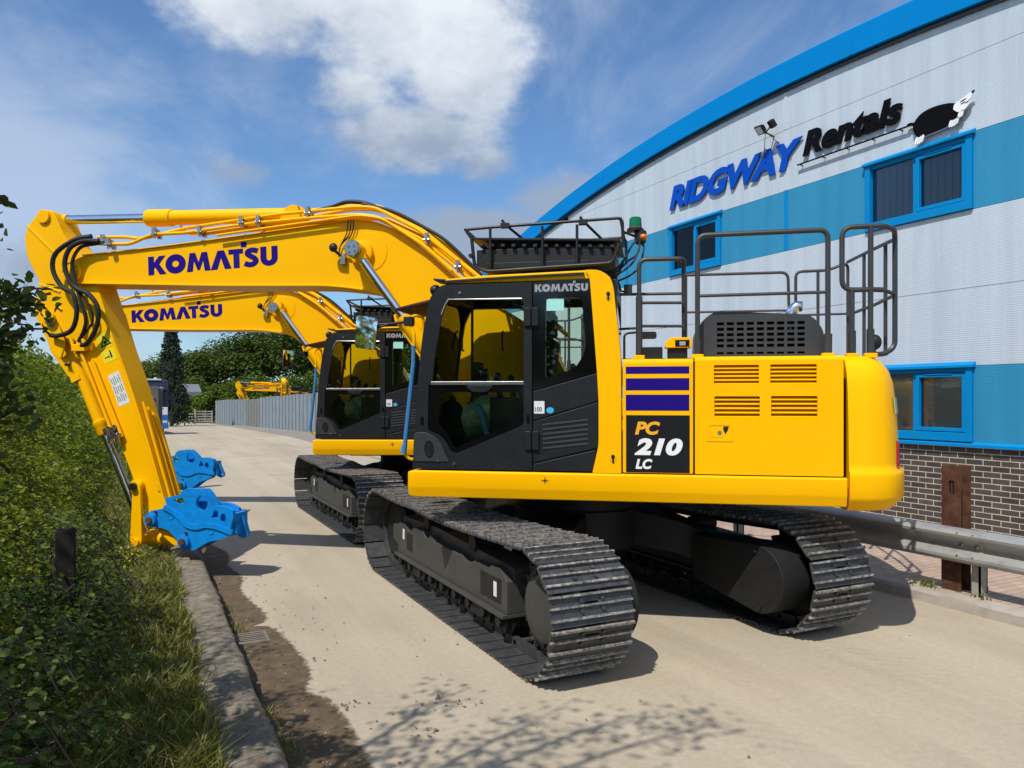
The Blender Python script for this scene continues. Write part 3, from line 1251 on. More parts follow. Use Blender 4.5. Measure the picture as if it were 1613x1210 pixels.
def build_upper(root):
    Y = 1.38
    LX = (-1, 0, 0)            # lettering on the left side runs towards the rear
    LN = (0, 1, 0)
    # ---- deck and side sills
    dk = MB()
    dk.box(-2.24, 1.22, -1.30, 1.28, 1.12, 1.34)
    dk.box(-.7, 1.0, -.6, .6, 1.06, 1.13)
    dk.build('revolving_deck', 'under_black', root, .01)
    for s in (1, -1):
        sl = MB()
        pr = [(1.20, 1.125), (1.378, 1.131), (1.400, 1.207), (1.405, 1.225), (1.402, 1.35), (1.39, 1.362), (1.20, 1.362)]
        x0, x1 = -2.248, 1.375
        rings = []
        for x, k in ((x0, 1), (x1 - .075, 1), (x1 - .02, .97), (x1, .9)):
            rings.append([(x, s * (1.20 + (a - 1.20) * k), 1.245 + (b - 1.245) * (k if k == 1 else k * .97)) for a, b in pr])
        sl.loft(rings)
        so = sl.build('side_sill', 'yellow_paint', root, .008, 3)
        if s > 0:
            mk = MB()
            mk.prism(arc(.158, 1.296, .012, 0, 342, 19), 1.4042, 1.4056)
            for a in range(4):
                d = Vector((math.cos(a * math.pi / 2), 0, math.sin(a * math.pi / 2)))
                mk.obox(V(.158, 1.405, 1.296) + d * .018, d, (0, 1, 0), d.cross(V(0, 1, 0)), .012, .0009, .003)
            mk.build('lifting_mark', 'rust', so)
    # ---- engine bay and side boxes
    core = MB()
    core.box(-2.20, -.52, -1.32, 1.335, 1.345, 2.29)
    core.build('engine_bay', 'charcoal_plastic', root)

    def side_panel(x0, x1, z0, z1, holes=(), top_round=.05, name='side_panel', rake=0.0):
        pl = MB()
        outer = rrect(x0, x1, z0, z1, .012, 3)
        pl.prism(outer, Y - .03, Y, holes=holes)
        # rounded shoulder and top sheet
        pr = [(Y - .0305, z1 - .012)] + [(Y - .045 + .045 * math.cos(R(a)), z1 - .004 + .038 * math.sin(R(a))) for a in (0, 20, 40, 60, 80)] + [(1.05, z1 + .04), (1.05, z1 - .03), (Y - .06, z1 - .03)]
        pl.prism(pr, x0, x1, axis='x')
        return pl.build(name, 'yellow_paint', root, .006, 2)
    bx = side_panel(-1.064, -.492, 1.372, 2.285, name='storage_box_panel')
    louv = [(-1.228, -1.580, 2.102, 2.262), (-1.668, -2.022, 2.104, 2.264), (-1.232, -1.587, 1.832, 2.008), (-1.674, -2.027, 1.834, 2.010)]
    hs = [rrect(b, a, c, d, .008, 2) for a, b, c, d in louv]
    pd = side_panel(-2.222, -1.078, 1.372, 2.300, holes=hs, name='pump_door')
    for a, b, c, d in louv:
        lv = MB()
        k = 5
        for i in range(k):
            z = c + (d - c) * (i + .5) / k
            lv.prism([(Y - .062, z + .016), (Y - .058, z + .019), (Y - .004, z - .011), (Y - .006, z - .018), (Y - .012, z - .016)], b + .001, a - .001, axis='x')
        lv.build('louvre', 'yellow_paint', pd)
    lb = MB()
    lo, li = rrect(-1.378, -1.168, 1.640, 1.790, .012, 3), rrect(-1.352, -1.192, 1.660, 1.770, .008, 2)
    lb.prism(lo, Y, Y + .004, holes=[li])
    lb.box(-1.300, -1.200, Y - .002, Y + .0025, 1.672, 1.758)
    lb.build('latch_frame', 'yellow_paint', pd, .003)
    lk = MB()
    lk.prism(arc(-1.272, 1.714, .016, 0, 345, 15), Y + .001, Y + .007)
    lk.build('latch_lock', 'steel_fitting', pd)
    ls = MB()
    ls.prism([(-1.345, 1.762), (-1.302, 1.762), (-1.302, 1.735), (-1.318, 1.700), (-1.338, 1.735)], Y, Y + .0015)
    ls.build('latch_recess', 'dark_void', pd)
    # coloured bands and model plate
    for z0, z1 in ((2.195, 2.255), (2.058, 2.158), (1.890, 2.022)):
        b = MB()
        b.box(-1.032, -.517, Y, Y + .0015, z0, z1)
        b.build('stripe_decal', 'decal_blue', bx)
    b = MB()
    b.box(-1.036, -.519, Y, Y + .0015, 1.378, 1.852)
    b.build('model_plate', 'decal_black', bx)
    letters('model_lettering', 'PC', (-.592, Y + .0015, 1.690), LX, LN, .205, .110, 'decal_orange', bx, shear=.22, offset=.044)
    letters('model_lettering', '210', (-.588, Y + .0015, 1.520), LX, LN, .392, .142, 'decal_white', bx, shear=.22, offset=.052)
    letters('model_lettering', 'LC', (-.597, Y + .0015, 1.406), LX, LN, .138, .084, 'decal_white', bx, shear=.22, offset=.044)
    # right side panels and rear deck top
    rt = MB()
    rt.box(-2.222, -.45, -1.38, -1.33, 1.372, 2.30)
    rt.box(-.44, 1.20, -1.36, -.62, 1.35, 1.98)
    rt.box(1.10, 1.34, -1.30, -.70, 1.20, 1.75)
    rt.build('right_side_panels', 'yellow_paint', root, .02)
    tp = MB()
    tp.box(-2.222, -.5, -1.36, 1.06, 2.29, 2.338)
    tp.build('engine_deck', 'yellow_paint', root, .006)
    # ---- counterweight
    plan = [(-2.268, 1.392), (-2.44, 1.385), (-2.58, 1.335), (-2.68, 1.235), (-2.755, 1.08), (-2.82, .85), (-2.885, .50), (-2.915, .2), (-2.92, 0)]
    half = smooth_path([(a, b, 0) for a, b in plan], 3)
    full = [(p.x, p.y) for p in half] + [(p.x, -p.y) for p in half[::-1][1:]]
    nf = len(full)

    def ring(z, ins, front=0):
        out = []
        for i, (x, y) in enumerate(full):
            a, b = full[max(0, i - 1)], full[min(nf - 1, i + 1)]
            t = Vector((b[0] - a[0], b[1] - a[1])).normalized()
            n = Vector((t.y, -t.x))
            if i in (0, nf - 1):
                n = Vector((0, 1 if i else -1)) * 1.0
                n = Vector((0, -1 if y > 0 else 1))
                px, py = x, y + n.y * ins
            else:
                n = n if n.dot(Vector((-1.2, 0)) - Vector((x, y))) > 0 else -n
                px, py = x + n.x * ins, y + n.y * ins
                px = min(px, -2.268)
            out.append((px, py, z))
        return out
    cw = MB()
    cw.loft([ring(1.085, .16), ring(1.10, .085), ring(1.175, .012), ring(1.21, 0), ring(1.375, -.002), ring(1.405, .004), ring(1.425, .028), ring(1.47, .034), ring(1.9, .055), ring(2.12, .082), ring(2.22, .115), ring(2.295, .170), ring(2.33, .235), ring(2.343, .32)])
    co = cw.build('counterweight', 'yellow_paint', root, angle=50)
    tl = MB()
    q = Vector((-2.66, 1.225)), Vector((-2.745, 1.015))
    d = Vector(((q[1] - q[0]).x, (q[1] - q[0]).y, 0)).normalized()
    nn = Vector((-d.y, d.x, 0))
    nn = nn if nn.x < 0 else -nn
    base = Vector((q[0].x, q[0].y, 0)) - nn * .012
    tri = [base + V(0, 0, 1.44) + d * .02, base + V(0, 0, 1.44) + d * .13, base + V(0, 0, 1.63) + d * .105, base + V(0, 0, 1.65) + d * .06]
    tl.loft([tri, [p + nn * .022 for p in tri]])
    tl.build('tail_lamp', 'lamp_red', co, .004)
    gs = MB()
    p0 = base + V(0, 0, 1.87) + d * .03 + nn * -.004
    tri = [p0, p0 + d * .15, p0 + d * .15 + V(0, 0, .13) - nn * .012, p0 + V(0, 0, .13) - nn * .012]
    gs.loft([tri, [p + nn * .006 for p in tri]])
    gs.build('sticker', 'sticker_green', co)
    # ---- grille hood on the engine deck
    hx0, hx1 = -2.150, -1.108
    hd = MB()
    xs, zs = (-1.995, -1.262), (2.412, 2.668)
    prof = fillet([(hx1, 2.342), (hx1 - .015, 2.62), (hx1 - .135, 2.735), (hx0 + .11, 2.690), (hx0 + .02, 2.56), (hx0, 2.342)], [.02, .06, .10, .08, .05, .02], 4)
    prof = [(p[0], p[1]) for p in prof]
    holes = []
    for i in range(9):
        for j in range(5):
            a = xs[0] + (xs[1] - xs[0]) * i / 9
            c = zs[0] + (zs[1] - zs[0] - .022) * j / 5
            holes.append([(a + .012, c + .012), (a + .070, c + .012), (a + .070, c + .038), (a + .012, c + .038)])
        a = xs[0] + (xs[1] - xs[0]) * i / 9
        holes.append([(a + .012, 2.366), (a + .070, 2.366), (a + .070, 2.384), (a + .012, 2.384)])
    gpl = MB()
    gpl.prism(prof, 1.076, 1.10, holes=holes)
    hd.prism(prof, .18, .20)
    for i in range(len(prof) - 1):
        a, b = prof[i], prof[i + 1]
        hd.loft([[(a[0], .2, a[1]), (a[0], 1.075, a[1]), (a[0] * .985 - .026, 1.075, a[1] - .02), (a[0] * .985 - .026, .2, a[1] - .02)],
                 [(b[0], .2, b[1]), (b[0], 1.075, b[1]), (b[0] * .985 - .026, 1.075, b[1] - .02), (b[0] * .985 - .026, .2, b[1] - .02)]])
    ho = hd.build('engine_hood', 'rail_grey', root, .006, angle=40)
    gpl.build('hood_grille', 'rail_grey', ho)
    fl = MB()
    for x in (-1.86, -1.63, -1.40):
        fl.cyl((x, 1.02, 2.50), (x, .9, 2.50), .035, n=12)
    fl.box(-2.1, -1.16, .60, .62, 2.345, 2.6)
    fl.build_split('engine_parts', 'black_metal', ho)
    ex = MB()
    ex.tube(smooth_path([(-1.93, .72, 2.60), (-1.93, .72, 2.71), (-1.945, .72, 2.765), (-1.985, .72, 2.80), (-2.03, .72, 2.80)], 5), .046, 16)
    ex.build('exhaust_pipe', 'chrome', ho)
    # filler cap cover, hand-hold box
    cp = MB()
    cp.prism([(p[0], p[1]) for p in fillet([(-1.070, 2.425), (-.835, 2.425), (-.845, 2.475), (-.885, 2.512), (-1.060, 2.512)], .02, 3, True)], .95, 1.13)
    cp.build('filler_cover', 'yellow_paint', root, .01)
    cb = MB()
    cb.box(-1.030, -.862, .97, 1.10, 2.31, 2.425)
    cb.box(-.820, -.650, .90, 1.15, 2.30, 2.432)
    cb.build_split('filler_base', 'charcoal_plastic', root, .008)
    ck = MB()
    ck.box(-1.045, -.925, 1.130, 1.132, 2.432, 2.490)
    cko = ck.build('filler_label', 'black_gloss', root)
    cw2 = MB()
    cw2.box(-1.012, -.962, 1.132, 1.134, 2.443, 2.478)
    cw2.build('filler_symbol', 'decal_grey', cko)
    # ---- handrails
    def rail(paths, name='handrail', posts=()):
        m = MB()
        for p, r in paths:
            m.tube(p, r, 10)
        for (x, y) in posts:
            m.box(x - .045, x + .045, y - .035, y + .035, 2.325, 2.352)
        return m.build(name, 'rail_grey', root)
    F = fillet
    rail([(F([(-.622, 1.12, 2.33), (-.622, 1.12, 3.19), (-.985, 1.12, 3.185), (-1.00, 1.06, 3.165), (-1.005, .98, 2.50)], .07), .020),
          ([(-.622, 1.12, 2.33), (-.622, 1.12, 2.87)], .030),
          ([(-.622, 1.12, 2.815), (-.998, 1.06, 2.815)], .013), ([(-.622, 1.12, 2.615), (-.998, 1.04, 2.615)], .013),
          ([(-.45, 1.02, 2.905), (-1.0, 1.02, 2.90)], .013), ([(-.45, 1.02, 2.60), (-.622, 1.10, 2.60)], .011)])
    rail([(F([(-1.109, 1.18, 2.34), (-1.109, 1.18, 3.365), (-2.148, 1.18, 3.372), (-2.148, 1.18, 2.34)], .075), .0215),
          ([(-1.109, 1.18, 2.855), (-2.148, 1.18, 2.862)], .014), ([(-2.148, 1.18, 2.34), (-2.150, 1.18, 2.52)], .032), ([(-1.109, 1.18, 2.34), (-1.109, 1.18, 2.5)], .028)])
    # corner cage over the counterweight, turning along the rear
    rail([(F([(-2.352, 1.10, 2.335), (-2.352, 1.10, 2.885)], .01), .0215), ([(-2.352, 1.10, 2.335), (-2.352, 1.10, 2.55)], .031),
          ([(-2.495, 1.10, 2.335), (-2.497, 1.10, 3.405)], .0215), ([(-2.495, 1.10, 2.335), (-2.495, 1.10, 2.56)], .031),
          (F([(-2.60, 1.06, 2.885), (-2.505, 1.10, 2.885), (-2.275, 1.10, 2.885), (-2.275, 1.10, 3.405), (-2.60, 1.10, 3.405), (-2.715, .96, 3.405), (-2.740, .90, 3.36), (-2.740, .90, 2.42), (-2.64, .93, 2.36), (-2.50, 1.05, 2.36)],
             [.06, .02, .09, .09, .05, .05, .05, .1, .05, .02]), .0215),
          ([(-2.60, 1.06, 2.885), (-2.735, .90, 2.87)], .0165),
          ([(-2.740, .90, 3.33), (-2.79, .1, 3.40), (-2.79, -.9, 3.45)], .0165), ([(-2.740, .90, 2.86), (-2.79, .1, 2.87), (-2.79, -.9, 2.88)], .0155),
          ([(-2.772, .52, 3.36), (-2.772, .52, 2.37)], .0165), ([(-2.79, -.25, 3.42), (-2.79, -.25, 2.35)], .0165)])
    # rails on the far side
    rail([(F([(-1.10, -.95, 3.366), (-2.190, -.95, 3.366), (-2.215, -.95, 2.34)], .08), .016), ([(-1.10, -.95, 2.95), (-2.20, -.95, 2.95)], .0125), ([(-1.10, -.95, 3.366), (-1.10, -.95, 2.34)], .018)])
    rail([(F([(-2.27, -.95, 2.34), (-2.27, -.95, 3.37), (-2.60, -.95, 3.375), (-2.80, -.93, 3.45), (-2.80, -.93, 2.34)], .07), .0165),
          ([(-2.27, -.95, 2.895), (-2.80, -.94, 2.90)], .0125), ([(-2.50, -.95, 3.37), (-2.50, -.95, 2.34)], .0165)])
    pk = MB()
    for x, y in ((-.622, 1.12), (-1.109, 1.18), (-2.148, 1.18), (-2.352, 1.10), (-2.495, 1.10)):
        pk.prism(rrect(x - .05, x + .05, y - .04, y + .04, .02, 3), 2.322, 2.362, axis='z')
    pk.build_split('handrail_foot', 'yellow_paint', root, .006)
    wl = MB()
    wl.ellipsoid((-2.56, .98, 2.46), .055, .05, .065)
    wl.tube([(-2.54, 1.0, 2.34), (-2.55, .99, 2.42)], .02)
    wl.build('rear_work_lamp', 'black_metal', root)
    # right-hand mirror and steps seen past the cab
    mr = MB()
    mr.tube(F([(-.42, -.9, 2.3), (-.42, -.9, 2.72), (-.62, -.95, 2.74)], .05), .014)
    mr.prism(rrect(-.78, -.60, 2.66, 2.74, .03, 3), -.99, -.93)
    mr.build('right_mirror', 'black_metal', root)


def build_cab(root):
    Y = 1.38
    LX, LN = (-1, 0, 0), (0, 1, 0)
    y0 = .40
    cab = MB()                                   # shell: floor, roof, pillars, right side, rear
    cab.box(-.46, 1.26, y0, 1.33, 1.362, 1.41)
    outl = [(1.325, 1.372), (1.300, 1.80), (1.278, 2.117), (1.238, 2.544), (1.180, 2.83), (1.145, 2.915), (1.085, 2.965), (1.00, 2.985), (-.42, 2.99), (-.44, 1.372)]
    h_r = [(p[0], p[1]) for p in fillet([(1.19, 1.95), (1.165, 2.30), (1.10, 2.72), (1.03, 2.87), (.33, 2.87), (.33, 1.95)], .04, 3, True)]
    h_r2 = [(p[0], p[1]) for p in fillet([(.22, 1.95), (.22, 2.87), (-.30, 2.87), (-.30, 1.95)], .04, 3, True)]
    cab.prism(outl, y0, y0 + .05, holes=[h_r, h_r2])
    # left frame behind the door, with the door and quarter-window openings left open
    h_d = [(p[0], p[1]) for p in fillet([(1.24, 1.44), (1.18, 2.35), (1.10, 2.76), (1.03, 2.90), (.33, 2.90), (.33, 1.44)], .04, 3, True)]
    h_q = [(p[0], p[1]) for p in fillet([(.20, 2.09), (.20, 2.90), (-.22, 2.90), (-.25, 2.21)], .03, 3, True)]
    cab.prism(outl, 1.29, 1.352, holes=[h_d, h_q])
    # front frame: header, pillars, lower panel
    cab.box(1.00, 1.13, y0 + .05, 1.29, 2.88, 2.97)
    cab.box(1.235, 1.315, y0 + .05, 1.29, 1.41, 1.62)
    # rear wall with window opening
    cab.prism([(y0, 1.372), (1.352, 1.372), (1.352, 2.99), (y0, 2.99)], -.44, -.39, axis='x', holes=[rrect(.50, 1.24, 2.10, 2.85, .05, 4)])
    co = cab.build('cab', 'charcoal_plastic', root, .006)
    rf = MB()
    rp = fillet([(1.055, 2.990), (1.040, 3.030), (.7, 3.052), (-.20, 3.072), (-.30, 3.065), (-.40, 2.995)], [.01, .04, .2, .05, .08, .02], 4)
    rf.prism([(p[0], p[1]) for p in rp], y0 + .02, 1.365)
    ro = rf.build('roof', 'yellow_paint', co, .012, 3)
    tr = MB()
    tr.prism([(1.045, 2.992), (1.035, 3.014), (.5, 3.034), (-.17, 3.050), (-.17, 3.030), (.5, 3.016), (1.0, 2.996)], 1.355, 1.388)
    tr.build('roof_gutter', 'black_metal', co)
    # yellow rear corner
    pil = fillet([(-.180, 3.072), (-.300, 3.068), (-.385, 3.01), (-.415, 2.93), (-.478, 2.314), (-.480, 1.366), (-.240, 1.366), (-.292, 1.60), (-.292, 1.97), (-.278, 2.22), (-.218, 3.0)], [.01, .05, .05, .05, .1, .01, .01, .05, .05, .05, .03], 3, True)
    pi = MB()
    pi.prism([(p[0], p[1]) for p in pil], 1.22, 1.386)
    po = pi.build('rear_pillar', 'yellow_paint', co, .012, 3)
    eye = MB()
    for cx, cz in ((-.372, 2.86), (-.412, 1.50)):
        eye.prism(arc(cx, cz, .030, 0, 345, 17, .040), 1.385, 1.3885)
    eye.build_split('anchor_recess', 'yellow_paint', po)
    ey2 = MB()
    for cx, cz in ((-.372, 2.86), (-.412, 1.50)):
        ey2.prism(arc(cx, cz + .006, .016, 0, 340, 11), 1.3885, 1.394)
        ey2.box(cx - .008, cx + .008, 1.3885, 1.394, cz - .045, cz)
    ey2.build_split('anchor_bolt', 'black_metal', po)
    # rear face panel of the corner in grey glass
    rg = MB()
    rg.loft([[(-.47, 1.20, 2.10), (-.47, .55, 2.10), (-.42, .55, 2.86), (-.42, 1.20, 2.86)], [(-.474, 1.20, 2.10), (-.474, .55, 2.10), (-.424, .55, 2.86), (-.424, 1.20, 2.86)]])
    rg.build('rear_window', 'cab_glass', co)
    # ---- door
    dout = [(p[0], p[1]) for p in fillet([(1.335, 1.376), (1.308, 1.80), (1.286, 2.117), (1.245, 2.544), (1.172, 2.885), (1.075, 2.978), (.275, 2.982), (.275, 1.376)], [.02, .1, .1, .2, .10, .05, .012, .012], 5, True)]
    up = [(p[0], p[1]) for p in fillet([(1.155, 2.135), (1.132, 2.35), (1.068, 2.72), (1.010, 2.846), (.372, 2.838), (.345, 2.80), (.345, 2.135)], [.015, .1, .1, .05, .04, .02, .015], 4, True)]
    lo = [(p[0], p[1]) for p in fillet([(1.188, 2.110), (1.196, 1.705), (1.120, 1.690), (1.04, 1.63), (.985, 1.525), (.940, 1.512), (.345, 1.765), (.345, 2.110)], [.015, .04, .05, .05, .03, .05, .03, .015], 4, True)]
    dr = MB()
    dr.prism(dout, 1.354, Y, holes=[up, lo])
    do = dr.build('door', 'charcoal_plastic', co, .007, 2)
    gl = MB()
    gl.prism(up, 1.362, 1.366)
    gl.build('door_window', 'cab_glass', co)
    gl2 = MB()
    gl2.prism(lo, 1.362, 1.366)
    gl2.build('lower_door_window', 'cab_glass', co)
    bd = MB()                                     # black printed border of the lower pane
    lin = [(p[0], p[1]) for p in fillet([(1.085, 2.045), (1.075, 1.90), (1.11, 1.78), (1.03, 1.70), (.955, 1.560), (.42, 1.785), (.385, 1.83), (.385, 2.03), (.41, 2.045)], .03, 3, True)]
    bd.prism(lo, 1.3665, 1.3685, holes=[lin])
    bd.build('window_border', 'black_gloss', co)
    bar = MB()
    bar.box(.345, 1.165, 1.358, Y + .004, 2.108, 2.137)
    bar.build('door_rail', 'steel_fitting', co, .003)
    sv = MB()
    sv.box(.79, .812, 1.352, 1.361, 2.13, 2.83)
    sv.build('sliding_window_bar', 'black_metal', co)
    trim = MB()
    trim.tube([(.36, Y + .001, 2.842)] + [(1.008, Y + .001, 2.850), (1.04, Y + .001, 2.80), (1.072, Y + .001, 2.72)], .006, 6)
    trim.build('window_trim', 'steel_fitting', co)
    hn = MB()
    hn.prism([(p[0], p[1]) for p in fillet([(.60, 2.105), (.86, 2.105), (.80, 2.045), (.66, 2.045)], .03, 3, True)], 1.366, 1.385)
    hn.build('window_catch', 'charcoal_plastic', co, .004)
    for a, b, c, d in ((.340, .215, 2.762, 2.605), (.336, .212, 1.712, 1.552)):
        hg = MB()
        hg.prism(rrect(b, (a + b) / 2 - .004, d, c, .012, 3), 1.372, 1.402)
        hg.prism(rrect((a + b) / 2 + .004, a, d, c, .012, 3), 1.372, 1.402)
        hg.build('hinge', 'charcoal_plastic', co, .006)
    rd = MB()
    rd.prism([(p[0], p[1]) for p in fillet([(1.328, 1.44), (1.318, 1.69), (1.205, 1.70), (1.085, 1.63), (1.035, 1.50), (.99, 1.44)], [.01, .03, .05, .08, .08, .03], 4, True)], Y, Y + .008)
    rd.build('corner_cover', 'grey_plastic', co, .004)
    fl = MB()
    fl.prism(arc(1.180, 1.556, .042, 0, 345, 23, .072), Y + .008, Y + .018, holes=[arc(1.180, 1.556, .031, 0, 340, 17, .058)])
    fl.prism(arc(1.180, 1.556, .030, 0, 340, 17, .056), Y + .006, Y + .013)
    fl.build('door_handle', 'charcoal_plastic', do, .003)
    bo = MB()
    for x, z in ((1.10, 1.452), (.955, 1.425), (.905, 2.905)):
        bo.cyl((x, Y, z), (x, Y + .010, z), .013, n=10)
    bo.build_split('door_bolt', 'steel_fitting', do)
    kh = MB()
    for x, z in ((1.243, 1.80), (.305, 1.822)):
        kh.prism(rrect(x - .012, x + .012, z - .035, z + .035, .006, 2), Y, Y + .010)
    kh.build_split('door_latch', 'black_gloss', do, .003)
    # ---- rear quarter: glossy black pane with a clear middle, lower panels
    qo = [(p[0], p[1]) for p in fillet([(.265, 2.982), (-.222, 2.998), (-.285, 2.215), (.265, 2.058)], [.008, .02, .02, .01], 3, True)]
    qh = [(p[0], p[1]) for p in fillet([(.155, 2.845), (-.150, 2.835), (-.190, 2.40), (-.095, 2.245), (.155, 2.165)], [.03, .04, .1, .05, .03], 4, True)]
    qf = MB()
    qf.prism(qo, 1.362, 1.374, holes=[qh])
    qf.build('quarter_window_border', 'black_gloss', co)
    qg = MB()
    qg.prism(qh, 1.363, 1.367)
    qg.build('quarter_window', 'cab_glass', co)
    lp = MB()
    lp.prism([(p[0], p[1]) for p in fillet([(.265, 2.050), (-.287, 2.205), (-.294, 1.970), (.265, 1.800)], .012, 2, True)], 1.352, 1.380)
    lp.prism([(p[0], p[1]) for p in fillet([(.265, 1.793), (-.294, 1.962), (-.294, 1.600), (-.265, 1.570), (.265, 1.440)], .012, 2, True)], 1.352, 1.376)
    lp.prism([(p[0], p[1]) for p in fillet([(.265, 1.432), (-.272, 1.560), (-.245, 1.376), (.265, 1.376)], .012, 2, True)], 1.352, 1.380)
    lpo = lp.build('cab_side_panel', 'charcoal_plastic', co, .006)
    vt = MB()
    for i in range(6):
        z = 1.565 + i * .040
        a, b = (.182, z + .0), (-.205, z + .045)
        e = Vector((b[0] - a[0], 0, b[1] - a[1]))
        m = Vector(((a[0] + b[0]) / 2, 1.377, (a[1] + b[1]) / 2))
        L = e.length / 2
        e.normalize()
        vt.obox(m, e, (0, 1, 0), e.cross(V(0, 1, 0)), L, .004, .008)
    vt.build_split('vent_slats', 'grey_plastic', co, .002)
    st = MB()
    st.box(.166, .255, 1.380, 1.3815, 1.862, 1.968)
    so = st.build('noise_label', 'sticker_white', co)
    letters('noise_lettering', '100', (.246, 1.3816, 1.878), LX, LN, .060, .040, 'decal_black', so, offset=.01, depth=.0008)
    ce = MB()
    ce.prism(arc(.118, 1.890, .032, 0, 345, 23, .026), 1.380, 1.3818)
    ce.build('round_label', 'sticker_cyan', co)
    letters('maker_lettering', 'maker', (.250, 1.374, 2.895), LX, LN, .452, .088, 'decal_grey', co, depth=.0012)
    # ---- inside
    se = MB()
    se.box(.24, .68, .66, 1.12, 1.72, 1.86)
    se.loft([[(.16 + dx, .68, z), (.30 + dx, .66, z), (.30 + dx, 1.16, z), (.16 + dx, 1.14, z)] for z, dx in ((1.84, .02), (2.1, .0), (2.35, -.03), (2.52, -.05))])
    se.loft([[(.12, .80, z), (.22, .80, z), (.22, 1.06, z), (.12, 1.06, z)] for z in (2.54, 2.64, 2.76)])
    se.box(.27, .57, .72, 1.06, 1.41, 1.72)
    se.build('operator_seat', 'seat_fabric', co, .03, 3)
    gp = MB()
    gp.box(.002, .150, 1.3672, 1.3682, 2.735, 2.838)
    gp.build('glass_label', 'label_teal', co)
    cn = MB()
    for y in (.52, 1.16):
        cn.box(.10, .66, y, y + .12, 1.70, 2.00)
        cn.tube([(.58, y + .06, 2.0), (.60, y + .06, 2.14)], [.03, .022], 10)
        cn.ellipsoid((.605, y + .06, 2.17), .035, .035, .05)
    cn.box(.85, 1.00, .46, .60, 1.41, 2.28)
    cn.box(.90, .97, .46, .70, 2.12, 2.34)
    for y in (.80, .95):
        cn.tube([(.98, y, 1.41), (.90, y, 2.02)], .018, 8)
        cn.box(.95, 1.12, y - .05, y + .05, 1.44, 1.47)
    cn.build_split('controls', 'black_metal', co, .012)
    pw = MB()
    rnd = random.Random(2)
    rings = []
    for i in range(9):
        a = i / 8
        rings.append([(.30 + .62 * a + rnd.uniform(-.02, .02), 1.02 + .22 * math.sin(k * .8) + rnd.uniform(-.02, .02), 1.48 + (.16 + .40 * math.sin(a * 2.4)) * (.55 + .45 * math.cos(k * 2 * math.pi / 12)) + rnd.uniform(-.03, .03)) for k in range(12)])
    pw.loft(rings)
    pw.build('plastic_wrapping', 'plastic_wrap', co, angle=70)
    bl = MB()
    bl.ribbon(smooth_path([(.78, 1.27, 1.93), (.72, 1.29, 1.84), (.70, 1.30, 1.74), (.66, 1.29, 1.64)], 4), .03, .02)
    bl.build('blue_cloth', 'strap_blue', co, angle=60)
    hb = MB()
    for x in (1.10, .70):
        hb.tube(fillet([(x, .47, 2.64), (x, .53, 2.64), (x, .53, 2.46), (x, .47, 2.46)], .02), .009, 6)
    for i in range(1):
        hb.tube([(.36, 1.10, 2.1), (.34, 1.10, 2.8)], .022, 8)
    hb.build_split('cab_grips', 'black_rubber', co)
    # windscreen
    ws = MB()
    ws.loft([[(1.262, y0 + .05, 1.62), (1.262, 1.29, 1.62), (1.10, 1.29, 2.88), (1.10, y0 + .05, 2.88)], [(1.266, y0 + .05, 1.62), (1.266, 1.29, 1.62), (1.104, 1.29, 2.88), (1.104, y0 + .05, 2.88)]])
    ws.build('windscreen', 'cab_glass', co)
    # front roof lamp and sun visor
    vl = MB()
    vl.prism([(1.06, 2.99), (1.20, 2.98), (1.18, 2.93), (1.12, 2.92)], 1.02, 1.12)
    vl.ellipsoid((1.17, 1.22, 2.955), .05, .06, .05)
    vl.prism([(1.05, 3.01), (1.16, 3.03), (1.155, 3.045), (1.05, 3.035)], 1.1, 1.34)
    vl.build_split('roof_lamp', 'black_metal', co, .006)
    vs = MB()
    vs.loft([[(1.14, .45, 2.86), (1.14, 1.29, 2.86), (1.55, 1.24, 2.79), (1.55, .50, 2.79)], [(1.14, .45, 2.88), (1.14, 1.29, 2.88), (1.55, 1.24, 2.80), (1.55, .50, 2.80)]])
    vs.build('sun_visor', 'rust', co)
    # ---- guard rack on the roof
    rk = MB()
    yy = (.46, 1.27)
    for y in yy:
        rk.tube(fillet([(.83, y, 3.42), (.80, y, 3.15), (.70, y, 3.10), (-.40, y, 3.14), (-.46, y, 3.30)], .05), .016, 8)
        for x in (.66, .20, -.10):
            rk.tube([(x, y, 3.48), (x, y, 3.12)], .013, 8)
    for i in range(13):
        x = .74 - i * .095
        rk.box(x - .018, x + .018, .46, 1.27, 3.32 - i * .004, 3.345 - i * .004)
    rk.box(-.42, .79, .50, 1.23, 3.15, 3.30)
    rk.box(-.34, .74, .58, 1.16, 3.28, 3.33)
    rk.box(-.20, .70, .50, 1.24, 3.13, 3.18)
    rk.loft([[(.83, .46, 3.385), (.83, 1.27, 3.385), (.83, 1.27, 3.405), (.83, .46, 3.405)], [(-.47, .46, 3.325), (-.47, 1.27, 3.325), (-.47, 1.27, 3.345), (-.47, .46, 3.345)]])
    for x in (.42, -.12):
        for y in (.6, 1.12):
            rk.box(x - .02, x + .02, y - .02, y + .02, 3.05, 3.15)
    rko = rk.build('roof_guard', 'black_metal', root, .004)
    rr = MB()
    rr.tube(fillet([(.83, 1.27, 3.40), (.885, 1.27, 3.475), (.66, 1.27, 3.487), (-.46, 1.27, 3.52), (-.485, 1.27, 3.49), (-.49, 1.27, 3.27)], .03), .0135, 8)
    rr.tube(fillet([(.83, .46, 3.40), (.885, .46, 3.475), (.66, .46, 3.487), (-.46, .46, 3.52), (-.485, .46, 3.49), (-.49, .46, 3.27)], .03), .0135, 8)
    rr.tube([(.885, 1.27, 3.475), (.885, .46, 3.475)], .0135, 8)
    rr.tube([(-.47, 1.27, 3.515), (-.47, .46, 3.515)], .0135, 8)
